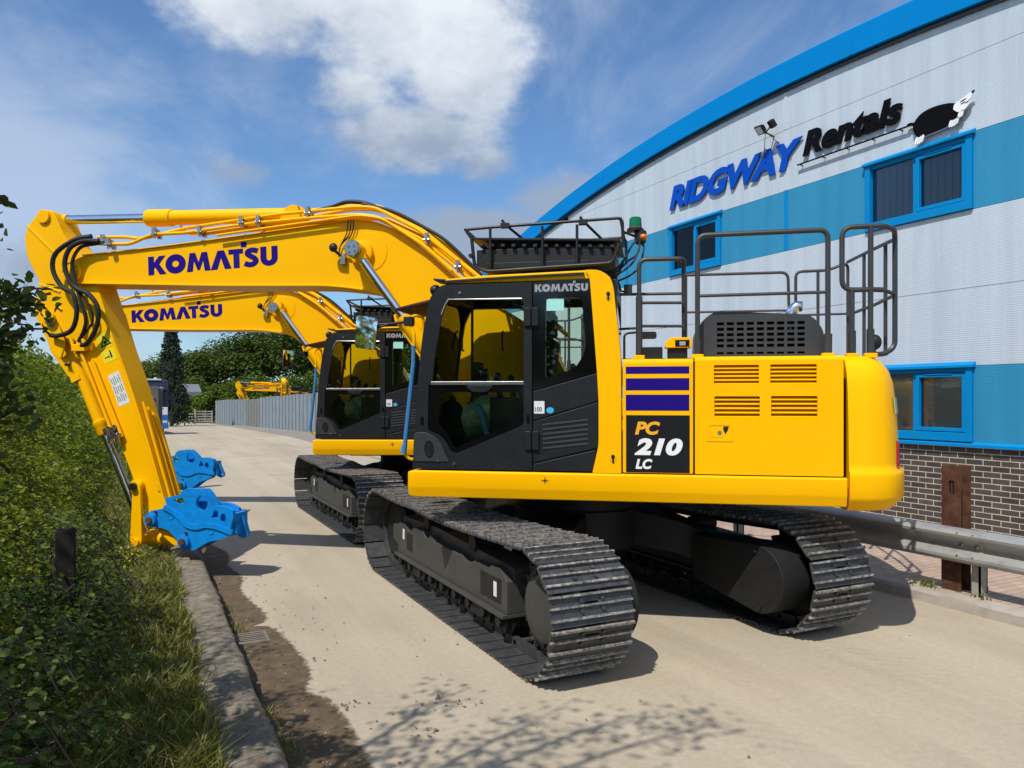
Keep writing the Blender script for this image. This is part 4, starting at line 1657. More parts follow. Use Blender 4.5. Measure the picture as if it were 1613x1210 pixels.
    for x in (.52, -.16):
        rr.tube([(x, 1.27, 3.50), (x - .16, .9, 3.39), (x - .12, .85, 3.385)], .012, 8)
        rr.box(x - .03, x + .045, 1.245, 1.295, 3.475, 3.515)
        rr.tube([(x + .01, 1.27, 3.51), (x + .035, 1.27, 3.545)], .012, 8)
    rr.tube([(.83, 1.27, 3.24), (.83, 1.30, 3.24)], .02, 8)
    rr.build('guard_rail', 'black_metal', rko)
    lp2 = MB()
    lp2.loft([[(-.08, 1.22, 3.27), (-.36, 1.22, 3.17), (-.36, 1.22, 3.155), (-.30, 1.22, 3.155)], [(-.08, .9, 3.27), (-.36, .9, 3.17), (-.36, .9, 3.155), (-.30, .9, 3.155)]])
    lp2.build('guard_lamp', 'rail_grey', rko)
    # beacons and loose cables behind the cab roof
    bc = MB()
    bc.tube([(-.48, 1.0, 3.46), (-.60, .95, 3.42)], .012, 8)
    bc.revolve([(.02, 0), (.075, 0), (.075, .018), (.05, .03), (.02, .03)], (-.585, .93, 3.475), 'z', 20)
    bc.revolve([(.03, -.12), (.05, -.10), (.055, -.02), (.05, 0), (.02, 0)], (-.63, .93, 3.475), 'z', 16)
    bco = bc.build('beacon', 'black_metal', root)
    g = MB()
    g.revolve([(.01, .122), (.042, .12), (.053, .108), (.057, .03), (.057, .025), (.01, .025)], (-.585, .93, 3.478), 'z', 24)
    g.build('green_lens', 'lens_green', bco)
    g = MB()
    g.revolve([(.056, .008), (.062, .01), (.062, .026), (.056, .028)], (-.585, .93, 3.478), 'z', 24)
    g.build('beacon_band', 'lamp_red', bco)
    g = MB()
    g.ellipsoid((-.655, .96, 3.415), .035, .04, .03)
    g.build('orange_lens', 'lens_orange', bco)
    cbm = MB()
    for dy, zt, k in ((0, 3.40, .0), (.05, 3.36, .06), (-.05, 3.38, .1), (.02, 3.30, .03)):
        cbm.tube(smooth_path([(-.62, .95 + dy, zt), (-.56 - k, 1.0 + dy, zt - .06), (-.50 - k, 1.05 + dy, 3.22 - k), (-.42, 1.08 + dy, 3.12 - k), (-.30, 1.05 + dy, 3.10 - k * .4), (-.22, 1.0, 3.10)], 5), .009, 6)
    cbm.tube(smooth_path([(-.40, 1.1, 3.08), (-.45, 1.15, 2.98), (-.47, 1.12, 2.92), (-.52, 1.1, 2.93)], 5), .009, 6)
    cbm.box(-.56, -.49, 1.0, 1.1, 2.90, 2.98)
    cbm.build('beacon_cable', 'black_rubber', root)
    # mirror on a yellow tube, wrapped with blue strap
    mt = MB()
    mt.tube(fillet([(1.30, 1.16, 2.60), (1.30, 1.18, 2.735), (1.385, 1.22, 2.735), (1.40, 1.25, 2.66), (1.352, 1.27, 2.56), (1.36, 1.27, 2.30), (1.445, 1.27, 1.50), (1.40, 1.25, 1.44), (1.32, 1.22, 1.46)], .035), .014, 10)
    mto = mt.build('mirror_arm', 'yellow_paint', root)
    sp = MB()
    sp.tube([(1.358, 1.27, 2.46), (1.36, 1.27, 2.30), (1.445, 1.27, 1.52)], [.019, .021, .021], 8)
    sp.tube([(1.44, 1.275, 1.58), (1.452, 1.28, 1.50)], [.026, .03], 8)
    sp.build('strap', 'strap_blue', mto)
    mh = MB()
    mh.prism([(p[0], p[1]) for p in fillet([(1.885, 2.738), (1.690, 2.705), (1.722, 2.425), (1.905, 2.450)], .035, 5, True)], 1.255, 1.285)
    mh.tube([(1.80, 1.26, 2.60), (1.6, 1.24, 2.66), (1.42, 1.24, 2.68)], .012, 8)
    mh.box(1.37, 1.45, 1.20, 1.28, 2.64, 2.72)
    mho = mh.build('mirror_housing', 'black_metal', root, .004)
    mg = MB()
    sl = [(p[0], p[1]) for p in fillet([(1.888, 2.742), (1.688, 2.708), (1.720, 2.422), (1.908, 2.447)], .035, 5, True)]
    mg.prism(sl, 1.286, 1.289)
    mgo = mg.build('mirror_glass', 'mirror_glass', mho)


PIVOT = (5.728, 3.42)          # boom tip pin, in the plane of the boom


def build_boom(root):
    """boom, arm, cylinders, hydraulic lines and the coupler"""
    yb = .21
    top = fillet([(5.60, 3.60), (5.385, 3.612), (4.96, 3.640), (4.31, 3.688), (3.06, 3.800), (2.42, 3.862), (2.155, 3.845), (1.80, 3.700), (1.455, 3.40), (1.116, 3.09), (.70, 2.86), (.30, 2.58), (.02, 2.05)], [.02, .05, .3, .3, .3, .3, .25, .3, .3, .3, .3, .2, .05], 5)
    bot = fillet([(.20, 1.58), (.52, 1.66), (1.10, 2.02), (1.50, 2.42), (1.80, 2.86), (1.96, 3.03), (2.16, 3.125), (2.60, 3.192), (3.93, 3.226), (5.24, 3.282), (5.66, 3.300)], [.05, .2, .3, .3, .25, .2, .3, .3, .3, .1, .02], 5)
    poly = [(p[0], p[1]) for p in top] + arc(.17, 1.75, .17, 110, 260, 8) + [(p[0], p[1]) for p in bot] + arc(PIVOT[0], PIVOT[1], .135, -100, 90, 10)
    b = MB()
    b.prism(poly, -yb + .02, yb - .02)
    # cover plates stand proud as flanges along the lower and upper edges
    def flange(path, w, dz):
        rings = []
        P = [Vector((p[0], 0, p[1])) for p in path]
        for i, p in enumerate(P):
            t = (P[min(i + 1, len(P) - 1)] - P[max(0, i - 1)]).normalized()
            n = Vector((t.z, 0, -t.x)) * dz
            rings.append([p + V(0, w, 0), p + V(0, -w, 0), p + V(0, -w, 0) + n, p + V(0, w, 0) + n])
        b.loft(rings)
    flange(bot, yb + .012, .016)
    flange(top[:-1], yb + .004, .012)
    # bosses
    for s in (1, -1):
        b.revolve([(.01, 0), (.125, 0), (.125, s * .055), (.085, s * .062), (.01, s * .062)], (2.268, s * (yb - .02), 3.517), 'y', 28)
        b.revolve([(.01, 0), (.21, 0), (.205, s * .006), (.01, s * .006)], (2.20, s * (yb - .02), 3.525), 'y', 40)
        b.revolve([(.01, 0), (.11, 0), (.11, s * .045), (.07, s * .05), (.01, s * .05)], (PIVOT[0], s * (yb - .02), PIVOT[1]), 'y', 24)
        b.revolve([(.01, 0), (.20, 0), (.20, s * .04), (.01, s * .04)], (.17, s * (yb - .02), 1.75), 'y', 24)
    # plate seams and arm cylinder bracket
    b.obox((1.98, yb - .018, 3.20), (.35, 0, .94), (0, 1, 0), (.94, 0, -.35), .34, .003, .004)
    for s in (1, -1):
        b.prism([(2.92, 3.80), (3.00, 3.94), (3.03, 4.07), (3.10, 4.08), (3.17, 4.05), (3.22, 3.95), (3.36, 3.77)], s * .085, s * .135)
    bo = b.build('boom', 'yellow_paint', root, .008)
    letters('maker_lettering', 'maker', (4.778, yb - .0195, 3.351), (-.9923, 0, .046), (0, 1, 0), 1.565, .285, 'decal_blue', bo, ez=(.03, 0, 1), depth=.0015)
    # steel pins of the boom cylinder
    pn = MB()
    pn.revolve([(.01, .015), (.075, .015), (.085, .0), (.085, -.06), (.01, -.06)], (2.268, .475, 3.515), 'y', 24)
    for k in range(4):
        a = k * math.pi / 2 + .6
        pn.cyl((2.268 + .04 * math.cos(a), .49, 3.515 + .04 * math.sin(a)), (2.268 + .04 * math.cos(a), .503, 3.515 + .04 * math.sin(a)), .011, n=6)
    pn.cyl((2.268, .45, 3.517), (2.268, .2, 3.517), .06, n=16)
    pn.build('cylinder_pin', 'steel_fitting', bo)
    for s in (1, -1):
        cy = s * .38
        pt = Vector((2.262, cy, 3.505))
        pb = Vector((.62, cy, 1.28))
        d = (pb - pt).normalized()
        bc = MB()
        m = pt + d * .86
        bc.tube([m, m + d * .05, m + d * .055, pb], [.088, .088, .078, .078], 20)
        bc.cyl(pb - V(0, .09, 0), pb + V(0, .09, 0), .10, n=18)
        bc.tube(fillet([m + V(.09, 0, .03) - d * .0, m + V(.14, 0, .05) + d * .1, pb + V(.18, 0, .05) - d * .2], .04), .017, 8)
        bco = bc.build('boom_cylinder', 'yellow_paint', root, .004)
        rd = MB()
        rd.tube([pt + d * .06, m + d * .02], .0455, 18)
        rd.build('cylinder_rod', 'chrome', bco)
        eye = MB()
        eye.cyl(pt - V(0, .075, 0), pt + V(0, .055, 0), .085, n=22)
        eye.tube([pt, pt + d * .13], [.07, .052], 18)
        eye.build('rod_eye', 'yellow_paint', bco)
    # arm cylinder along the top
    pa, pe = Vector((3.060, 0, 3.995)), Vector((6.130, 0, 4.072))
    d = (pe - pa).normalized()
    ac = MB()
    e0 = pa + d * 1.865
    ac.tube([pa, pa + d * .02, e0 - d * .32, e0 - d * .31, e0 - d * .02, e0], [.076, .082, .082, .098, .098, .09], 22)
    ac.cyl(pa - V(0, .08, 0), pa + V(0, .08, 0), .085, n=18)
    ac.tube(fillet([e0 - d * .42 - V(0, 0, .09), e0 - d * .42 - V(0, 0, .14), e0 - d * .50 - V(0, .05, .18), pa + d * .2 - V(0, .1, .12)], .04), .016, 8)
    aco = ac.build('arm_cylinder', 'yellow_paint', root, .003)
    rd = MB()
    rd.tube([e0 - d * .02, pe - d * .12], .052, 20)
    rd.build('cylinder_rod', 'chrome', aco)
    ro = MB()
    ro.cyl(pe - V(0, .06, 0), pe + V(0, .06, 0), .078, n=20)
    ro.tube([pe, pe - d * .17], [.065, .06], 18)
    ro.build('rod_eye', 'yellow_paint', aco)
    # hydraulic pipes along the boom
    pp = MB()
    routes = [(.235, [(5.36, 3.72), (4.98, 3.70), (4.70, 3.80), (4.31, 3.80), (3.60, 3.865), (2.9, 3.90), (2.30, 3.915), (2.08, 3.880), (1.62, 3.60), (1.30, 3.32), (1.02, 3.06), (.55, 2.90), (.22, 2.64)], .019),
              (.205, [(5.40, 3.80), (5.05, 3.79), (4.86, 3.76), (4.31, 3.86), (3.2, 3.965), (2.32, 4.005), (2.12, 3.985), (1.64, 3.73), (1.32, 3.47), (.98, 3.20), (.5, 2.96), (.15, 2.68)], .019),
              (.13, [(4.20, 3.80), (3.3, 3.88), (2.40, 4.005), (2.10, 3.98), (1.62, 3.74), (1.28, 3.45), (.95, 3.18), (.45, 2.90), (.1, 2.62)], .021),
              (.05, [(2.9, 4.03), (2.45, 4.06), (2.15, 4.045), (1.70, 3.82), (1.30, 3.52), (.90, 3.15)], .021),
              (.255, [(3.9, 3.755), (3.1, 3.83), (2.28, 3.90), (2.03, 3.86), (1.58, 3.56), (1.28, 3.29)], .014),
              (.175, [(3.4, 3.80), (2.40, 3.90), (2.12, 3.89), (1.62, 3.64), (1.28, 3.36), (.95, 3.08)], .021), (.0, [(3.4, 3.83), (2.40, 3.93), (2.12, 3.92), (1.64, 3.69), (1.28, 3.40), (.95, 3.10)], .022),
              (-.13, [(4.9, 3.70), (3.3, 3.86), (2.40, 3.96), (2.10, 3.94), (1.62, 3.70), (1.0, 3.12)], .021)]
    for y, pts, r in routes:
        pp.tube(fillet([(a, y, c) for a, c in pts], .08, 4), r, 8)
    pp.build('hydraulic_pipe', 'yellow_paint', bo)
    hs = MB()
    for y0, pts, r in ((.06, [(2.98, 4.00), (2.80, 4.03), (2.66, 4.055), (2.50, 4.10), (2.32, 4.085), (2.16, 4.03)], .022),
                       (.10, [(2.30, 4.06), (1.95, 3.96), (1.6, 3.77), (1.42, 3.66), (1.24, 3.50), (1.0, 3.26)], .018)):
        hs.tube(smooth_path([(a, y0, c) for a, c in pts], 4), r, 8)
    for dx in (0, .03, .06):
        hs.tube(smooth_path([(2.40 - dx, .25, 3.86), (2.43 - dx, .225, 3.72), (2.50, .215, 3.60), (2.52, .22, 3.48)], 4), .006, 6)
    hs.build_split('boom_hose', 'black_rubber', bo)
    # hoses looping from boom to arm
    lp = MB()
    for pts, r in (([(5.43, .27, 3.80), (5.62, .30, 3.76), (5.85, .31, 3.62), (5.90, .30, 3.44), (5.80, .29, 3.25), (5.66, .28, 3.16), (5.62, .27, 2.95), (5.70, .25, 2.76), (5.90, .22, 2.70), (6.02, .2, 2.71)], .027),
                   ([(5.33, .28, 3.74), (5.52, .30, 3.74), (5.68, .31, 3.66), (5.74, .31, 3.48), (5.68, .30, 3.30), (5.60, .29, 3.22), (5.44, .29, 3.14), (5.34, .28, 2.98), (5.38, .26, 2.78), (5.50, .24, 2.62), (5.60, .22, 2.58)], .027),
                   ([(5.35, .26, 3.72), (5.56, .28, 3.68), (5.66, .29, 3.52), (5.64, .28, 3.36), (5.58, .27, 3.10), (5.52, .25, 2.86), (5.62, .22, 2.66), (5.72, .20, 2.60)], .020),
                   ([(5.60, .26, 3.20), (5.47, .26, 3.02), (5.44, .24, 2.86), (5.56, .22, 2.72), (5.66, .2, 2.66)], .013)):
        lp.tube(smooth_path(pts, 6), r, 10)
    lp.build('arm_hose', 'black_rubber', root)
    cl = MB()
    for x, y, z in ((5.30, .23, 3.745), (5.22, .25, 3.70), (4.66, .23, 3.80), (4.12, .22, 3.80), (3.62, .23, 3.88), (3.42, .23, 3.88), (2.86, .22, 3.95), (1.55, .22, 3.62), (1.22, .22, 3.33)):
        for k in range(3):
            cl.box(x - .018, x + .018, y - .09 + k * .05, y - .05 + k * .05, z - .04 + k * .015, z + .04 + k * .015)
        cl.cyl((x - .03, y + .03, z), (x + .03, y + .03, z), .016, n=8)
        cl.cyl((x, y + .02, z - .05), (x, y + .02, z + .05), .012, n=6)
    cl.build_split('pipe_clamp', 'steel_fitting', bo)
    # work lamp on the boom side
    wl = MB()
    wl.ellipsoid((2.545, .30, 3.565), .045, .04, .048)
    wl.tube([(2.53, .29, 3.53), (2.49, .24, 3.49)], .016, 8)
    wl.build('work_lamp', 'black_metal', bo)
    wb = MB()
    wb.box(2.44, 2.49, .19, .25, 3.40, 3.50)
    wb.cyl((2.46, .22, 3.50), (2.40, .24, 3.52), .014, n=8)
    wb.build('lamp_bracket', 'steel_fitting', bo)

    # ---- arm
    ya = .165
    apoly = [(p[0], p[1]) for p in fillet([(6.185, 4.150), (6.035, 4.145), (5.985, 4.075), (5.885, 3.86), (5.76, 3.70), (5.60, 3.56), (5.50, 3.40), (5.415, 3.172), (5.205, 2.587), (5.045, 2.192), (4.796, 1.496), (4.600, .86), (4.44, .52), (4.36, .38), (4.47, .34),
             (4.66, .48), (4.92, .90), (5.10, 1.36), (5.40, 1.93), (5.72, 2.49), (6.00, 3.00), (6.17, 3.28), (6.375, 3.64), (6.395, 3.886), (6.315, 4.015)],
            [.05, .05, .05, .1, .1, .1, .1, .2, .3, .3, .3, .1, .05, .05, .05, .1, .1, .2, .2, .2, .2, .15, .12, .1, .05], 4, True)]
    a = MB()
    a.prism(apoly, -ya, ya)
    for s in (1, -1):
        a.revolve([(.01, 0), (.075, 0), (.075, s * .05), (.045, s * .055), (.01, s * .055)], (6.045, s * ya, 2.905), 'y', 22)
        a.revolve([(.01, 0), (.07, 0), (.07, s * .05), (.045, s * .06), (.01, s * .06)], (4.91, s * ya, 1.015), 'y', 22)
        a.revolve([(.01, 0), (.08, 0), (.08, s * .03), (.01, s * .03)], (6.13, s * ya, 4.072), 'y', 22)
        # raised edge plates
        for q0, q1 in (((6.20, 3.31), (5.72, 2.50)), ((6.19, 3.30), (5.92, 3.20)), ((6.36, 3.98), (5.96, 3.62)), ((5.36, 2.98), (4.66, .95))):
            e = Vector((q1[0] - q0[0], 0, q1[1] - q0[1]))
            L = e.length / 2
            e.normalize()
            a.obox(((q0[0] + q1[0]) / 2, s * ya, (q0[1] + q1[1]) / 2), e, (0, 1, 0), e.cross(V(0, 1, 0)), L, .010, .016)
        a.obox((5.94, s * ya, 3.03), (.8, 0, .6), (0, 1, 0), (-.6, 0, .8), .055, .016, .012)
    for s in (1, -1):
        a.prism([(p[0], p[1]) for p in fillet([(6.12, 3.30), (6.275, 3.13), (6.285, 2.99), (6.17, 2.78), (6.03, 2.50), (5.93, 2.42), (5.86, 2.62), (6.00, 2.95)], .05, 4, True)], s * .135, s * .16)
    a.box(6.04, 6.22, -.14, .14, 3.98, 4.10)
    ao = a.build('arm', 'yellow_paint', root, .009)
    vd = MB()
    vd.obox((5.945, ya + .008, 3.025), (.8, 0, .6), (0, 1, 0), (-.6, 0, .8), .042, .009, .006)
    vd.build('lifting_slot', 'dark_void', ao)
    # stickers on the arm
    e = Vector((-.376, 0, -.927))                   # down the arm
    w = Vector((-.927, 0, .376))
    def patch(name, c, lw, lh, mat, tilt=0, dep=.0016):
        m = MB()
        m.obox(c, w, (0, 1, 0), e, lw, dep, lh)
        return m.build(name, mat, ao)
    c1 = V(5.350, ya, 2.640)
    patch('warning_label', c1, .095, .080, 'sticker_yellow')
    tri = MB()
    q = [c1 + w * .074 + e * .062, c1 - w * .074 + e * .062, c1 - e * .066]
    qi = [c1 + w * .048 + e * .046, c1 - w * .048 + e * .046, c1 - e * .034]
    for i in range(3):
        j = (i + 1) % 3
        tri.loft([[q[i] + V(0, .0017, 0), q[j] + V(0, .0017, 0), qi[j] + V(0, .0017, 0), qi[i] + V(0, .0017, 0)], [q[i] + V(0, .0027, 0), q[j] + V(0, .0027, 0), qi[j] + V(0, .0027, 0), qi[i] + V(0, .0027, 0)]])
    tri.obox(c1 + e * .020 + V(0, .0020, 0), w, (0, 1, 0), e, .018, .0009, .016)
    tri.build('warning_triangle', 'decal_black', ao)
    c2 = V(5.295, ya, 2.470)
    patch('warning_label', c2, .085, .070, 'sticker_yellow')
    fg = MB()
    fg.obox(c2 - w * -.030 + V(0, .0022, 0), e, (0, 1, 0), w, .032, .0008, .010)
    fg.obox(c2 + w * .03 - e * .045 + V(0, .0022, 0), e, (0, 1, 0), w, .009, .0008, .009)
    fg.obox(c2 - w * .030 + e * .01 + V(0, .0022, 0), w, (0, 1, 0), e, .028, .0008, .005)
    fg.obox(c2 - w * .002 + e * .01 + V(0, .0022, 0), w, (0, 1, 0), e, .006, .0008, .014)
    fg.build('warning_figure', 'decal_black', ao)
    c3 = V(5.170, ya, 2.095)
    patch('information_label', c3, .073, .190, 'sticker_white')
    pr = MB()
    for k in range(5):
        for i in range(3):
            pr.obox(c3 + w * (-.052 + .026 * k) + e * (-.11 + .105 * i + .012 * (k % 2)) + V(0, .0020, 0), e, (0, 1, 0), w, .042 if (i + k) % 3 else .03, .0006, .0055)
    pr.build('label_print', 'print_grey', ao)
    # pipes down the arm
    pa2 = MB()
    for off, z0, z1 in ((0, 2.50, 1.50), (.07, 2.42, 1.56)):
        pa2.tube([(5.62 - off * 1.5 - (2.5 - z0) * .42, .20, z0), (5.62 - off * 1.5 - (2.5 - z1) * .44, .20, z1)], .018, 8)
    for off in (.0, .06, .12):
        y = .10 - off * 1.4
        pa2.tube([(5.045 - (2.192 - 1.95) * .36 - .045, y, 1.95 - off), (4.80 - .045, y, 1.45), (4.62 - .04, y, .90), (4.50, y, .64)], .017, 8)
    pa2.build('arm_pipe', 'yellow_paint', ao)
    fb = MB()
    fb.box(5.55, 5.72, .165, .24, 2.52, 2.60)
    for k in range(4):
        fb.cyl((5.74 - k * .075, .21, 2.66), (5.70 - k * .075, .21, 2.55), .024, n=8)
    fb.build('hose_block', 'yellow_paint', ao, .006)
    vb = MB()
    for dx, dz in ((0, 0), (.085, -.012), (.03, -.10), (-.055, -.085)):
        x, z = 5.195 + dx, 1.64 + dz
        vb.cyl((x, .17, z), (x, .25, z), .030, n=10)
        vb.cyl((x - .02, .22, z + .05), (x + .02, .22, z - .05), .022, n=8)
    vb.cyl((5.13, .21, 1.49), (5.17, .21, 1.60), .020, n=8)
    vb.obox((5.21, .19, 1.59), (.8, 0, -.55), (0, 1, 0), (.55, 0, .8), .07, .012, .02)
    vb.build('pipe_valve', 'steel_fitting', ao)
    # bucket cylinder along the outer edge of the arm
    p0, p1 = Vector((6.075, 0, 2.905)), Vector((4.945, 0, .40))
    d = (p1 - p0).normalized()
    bu = MB()
    L1 = 1.47
    bu.tube([p0 + d * .05, p0 + d * (L1 - .18), p0 + d * (L1 - .17), p0 + d * (L1 - .12), p0 + d * (L1 - .11), p0 + d * (L1 - .02), p0 + d * L1], [.070, .070, .086, .086, .080, .080, .070], 20)
    bu.cyl(p0 - V(0, .13, 0), p0 + V(0, .13, 0), .075, n=18)
    bu.obox(p0 + d * .78 + V(.05, .03, .02), d, (0, 1, 0), d.cross(V(0, 1, 0)), .03, .05, .06)
    buo = bu.build('bucket_cylinder', 'yellow_paint', root, .003)
    rd = MB()
    rd.tube([p0 + d * (L1 - .02), p1 - d * .05], .042, 18)
    rd.build('cylinder_rod', 'chrome', buo)
    # links
    lk = MB()
    for s in (1, -1):
        lk.prism([(p[0], p[1]) for p in fillet([(4.985, 1.03), (4.92, 1.09), (4.835, 1.03), (4.832, .95), (4.815, .42), (4.84, .35), (4.90, .33), (4.955, .36), (4.962, .44), (4.935, .95)], .03, 4, True)], s * .215, s * .255)
        lk.cyl((4.885, s * .255, .395), (4.885, s * .285, .395), .045, n=14)
    lk.cyl((4.90, -.25, .40), (4.90, .25, .40), .05, n=16)
    lk.tube([(4.88, 0, .40), (4.70, 0, .40), (4.40, 0, .42)], [.10, .075, .075], 18)
    lk.build('bucket_link', 'yellow_paint', root, .006)
    pk = MB()
    for z, x in ((1.015, 4.91),):
        pk.cyl((x, .22, z), (x, .300, z), .040, n=14)
    pk.build('link_pin', 'black_metal', root)
    # ---- blue quick coupler
    cpoly = [(4.769, .667), (4.757, .715), (4.725, .745), (4.68, .752), (4.562, .776), (4.535, .811), (4.552, .890), (4.365, .934), (4.345, .976), (4.295, .998), (4.125, .995), (4.075, .955), (3.978, .815), (3.90, .822), (3.80, .805), (3.735, .770), (3.730, .700), (3.750, .640), (3.765, .56),
             (3.80, .480), (3.891, .453), (4.02, .425), (4.09, .39), (4.192, .328), (4.294, .318), (4.350, .352), (4.371, .391), (4.448, .480), (4.510, .535), (4.589, .558), (4.690, .566), (4.755, .610)]
    hole1 = arc(4.105, .845, .070, 0, 344, 22, .082)
    hole2 = [(3.99, .69), (3.955, .77), (3.915, .765), (3.905, .69)]
    hole3 = arc(3.852, .690, .033, 0, 340, 17, .048)
    hole4 = [(4.46, .872), (4.33, .90), (4.322, .85), (4.345, .822), (4.385, .83)]
    for_c = MB()
    for_c.prism(cpoly, .175, .225, holes=[hole1, hole2, hole3, hole4])
    for_c.prism([(a, min(b, .84)) for a, b in cpoly if a > 4.3] , -.175, -.225)
    for_c.prism([(4.30, .33), (4.30, .84), (3.978, .815), (3.90, .80), (3.82, .76), (3.80, .64), (3.82, .52), (3.86, .480), (3.891, .453), (4.02, .425), (4.09, .39), (4.192, .328)], -.04, -.09)
    for_c.prism([(4.345, .965), (4.295, .985), (4.13, .982), (4.085, .945), (3.99, .81), (3.99, .70), (4.40, .70), (4.36, .86)], .03, .08)
    for_c.box(3.80, 3.99, -.04, .175, .60, .74)
    for_c.box(3.72, 4.05, -.04, .175, .50, .62)
    for_c.box(4.05, 4.30, -.04, .175, .52, .72)
    for_c.box(4.30, 4.42, -.175, .175, .52, .72)
    for_c.box(3.735, 3.80, -.08, .175, .52, .73)
    # nose plate with lifting eye
    for_c.prism([(3.76, .66), (3.71, .70), (3.685, .60), (3.655, .50), (3.67, .455), (3.72, .440), (3.78, .48)], .0, .06, holes=[arc(3.70, .490, .020, 0, 330, 11)])
    for s in (1, -1):
        if s < 0:
            continue
        path = smooth_path([(4.56, 0, .745), (4.46, 0, .70), (4.36, 0, .63), (4.28, 0, .555), (4.17, 0, .535), (4.05, 0, .56), (3.92, 0, .545), (3.80, 0, .505), (3.74, 0, .49)], 4)
        for_c.ribbon([p + V(0, s * .222, .045) for p in path], .020, .026)
        for_c.revolve([(.01, 0), (.068, 0), (.068, s * .04), (.05, s * .045), (.01, s * .045)], (4.715, s * .225, .648), 'y', 22)
        for_c.revolve([(.01, 0), (.068, 0), (.068, s * .04), (.05, s * .045), (.01, s * .045)], (4.312, s * .225, .424), 'y', 22)
        for_c.revolve([(.01, 0), (.036, 0), (.036, s * .006), (.026, s * .006), (.024, s * .001), (.01, s * .001)], (4.478, s * .225, .690), 'y', 18)
        for_c.revolve([(.01, 0), (.040, 0), (.040, s * .006), (.028, s * .006), (.026, s * .001), (.01, s * .001)], (4.000, s * .225, .545), 'y', 18)
    cpo = for_c.build('quick_coupler', 'coupler_blue', root, .008)
    cpn = MB()
    for x, z in ((4.715, .648), (4.312, .424)):
        cpn.cyl((x, .22, z), (x, .292, z), .036, n=14)
    for x, z in ((4.66, .735), (4.29, .515)):
        cpn.cyl((x, .22, z), (x, .255, z), .014, n=8)
    cpn.build_split('coupler_pin', 'rust', cpo)
    hk = MB()
    hk.cyl((4.40, -.17, .865), (4.40, .17, .865), .03, n=14)
    hk.build('hook_pin', 'sticker_yellow', cpo)


ARM_PARTS = ('arm', 'arm_hose', 'bucket_cylinder', 'bucket_link', 'link_pin', 'quick_coupler')


def build_excavator():
    root = empty('excavator')
    for s in (1, -1):
        build_track(root, s)
    build_car_body(root)
    build_upper(root)
    build_cab(root)
    build_boom(root)
    return root


def copy_tree(o, parent=None, keep=None):
    c = o.copy()
    C.objects.link(c)
    c.parent = parent
    for ch in list(o.children):
        copy_tree(ch, c)
    return c


def curl_arm(root, deg, drop=0):
    """swing arm, linkage and coupler about the boom tip pin, and lower the boom a little about its foot"""
    qa = Matrix.Rotation(R(deg), 3, 'Y')
    qb = Matrix.Rotation(R(drop), 3, 'Y')
    p = Vector((PIVOT[0], 0, PIVOT[1]))
    f = Vector((.17, 0, 1.75))
    for ch in root.children:
        k = ch.name.split('.')[0]
        if k in ARM_PARTS or k in ('boom', 'arm_cylinder'):
            q, t = (qa, p - qa @ p) if k in ARM_PARTS else (Matrix.Identity(3), Vector())
            ch.rotation_euler = (qb @ q).to_euler()
            ch.location = qb @ t + f - qb @ f


def slew(root, heading, base):
    """turn the upper part to a heading while the tracks stay along the road"""
    root.rotation_euler = (0, 0, R(heading))
    for ch in root.children:
        if ch.name.split('.')[0] in ('track', 'undercarriage_frame'):
            ch.rotation_euler = (0, 0, R(base - heading))


GROUP = 'tracked excavators of one type'
ex1 = build_excavator()
ex1.location = (4.063, 6.682, 0)
slew(ex1, 143.26, 90)
tag(ex1, 'large yellow tracked excavator nearest the camera, its arm reaching over the kerb to the grass', 'excavator', GROUP)
ex2 = copy_tree(ex1)
ex2.location = (4.25, 12.20, 0)
slew(ex2, 151.5, 90)
curl_arm(ex2, 7.0, 1.25)
for ch in ex2.children:                            # its mirror is turned edge-on
    if ch.name.startswith('mirror_housing'):
        q = Matrix.Rotation(R(62), 3, 'Z')
        ch.rotation_euler = (0, 0, R(62))
        ch.location = V(1.80, 1.27, 0) - q @ V(1.80, 1.27, 0)
tag(ex2, 'yellow tracked excavator parked second in line, partly hidden behind the front one', 'excavator', GROUP)


# ------------------------------------------------------------------ the building on the right
WX = 9.70                       # front wall plane
S0, S1 = -9.0, 26.0             # extent along the road


def roof_z(s):
    return 7.20 - (s - 9.45) ** 2 / 88.0


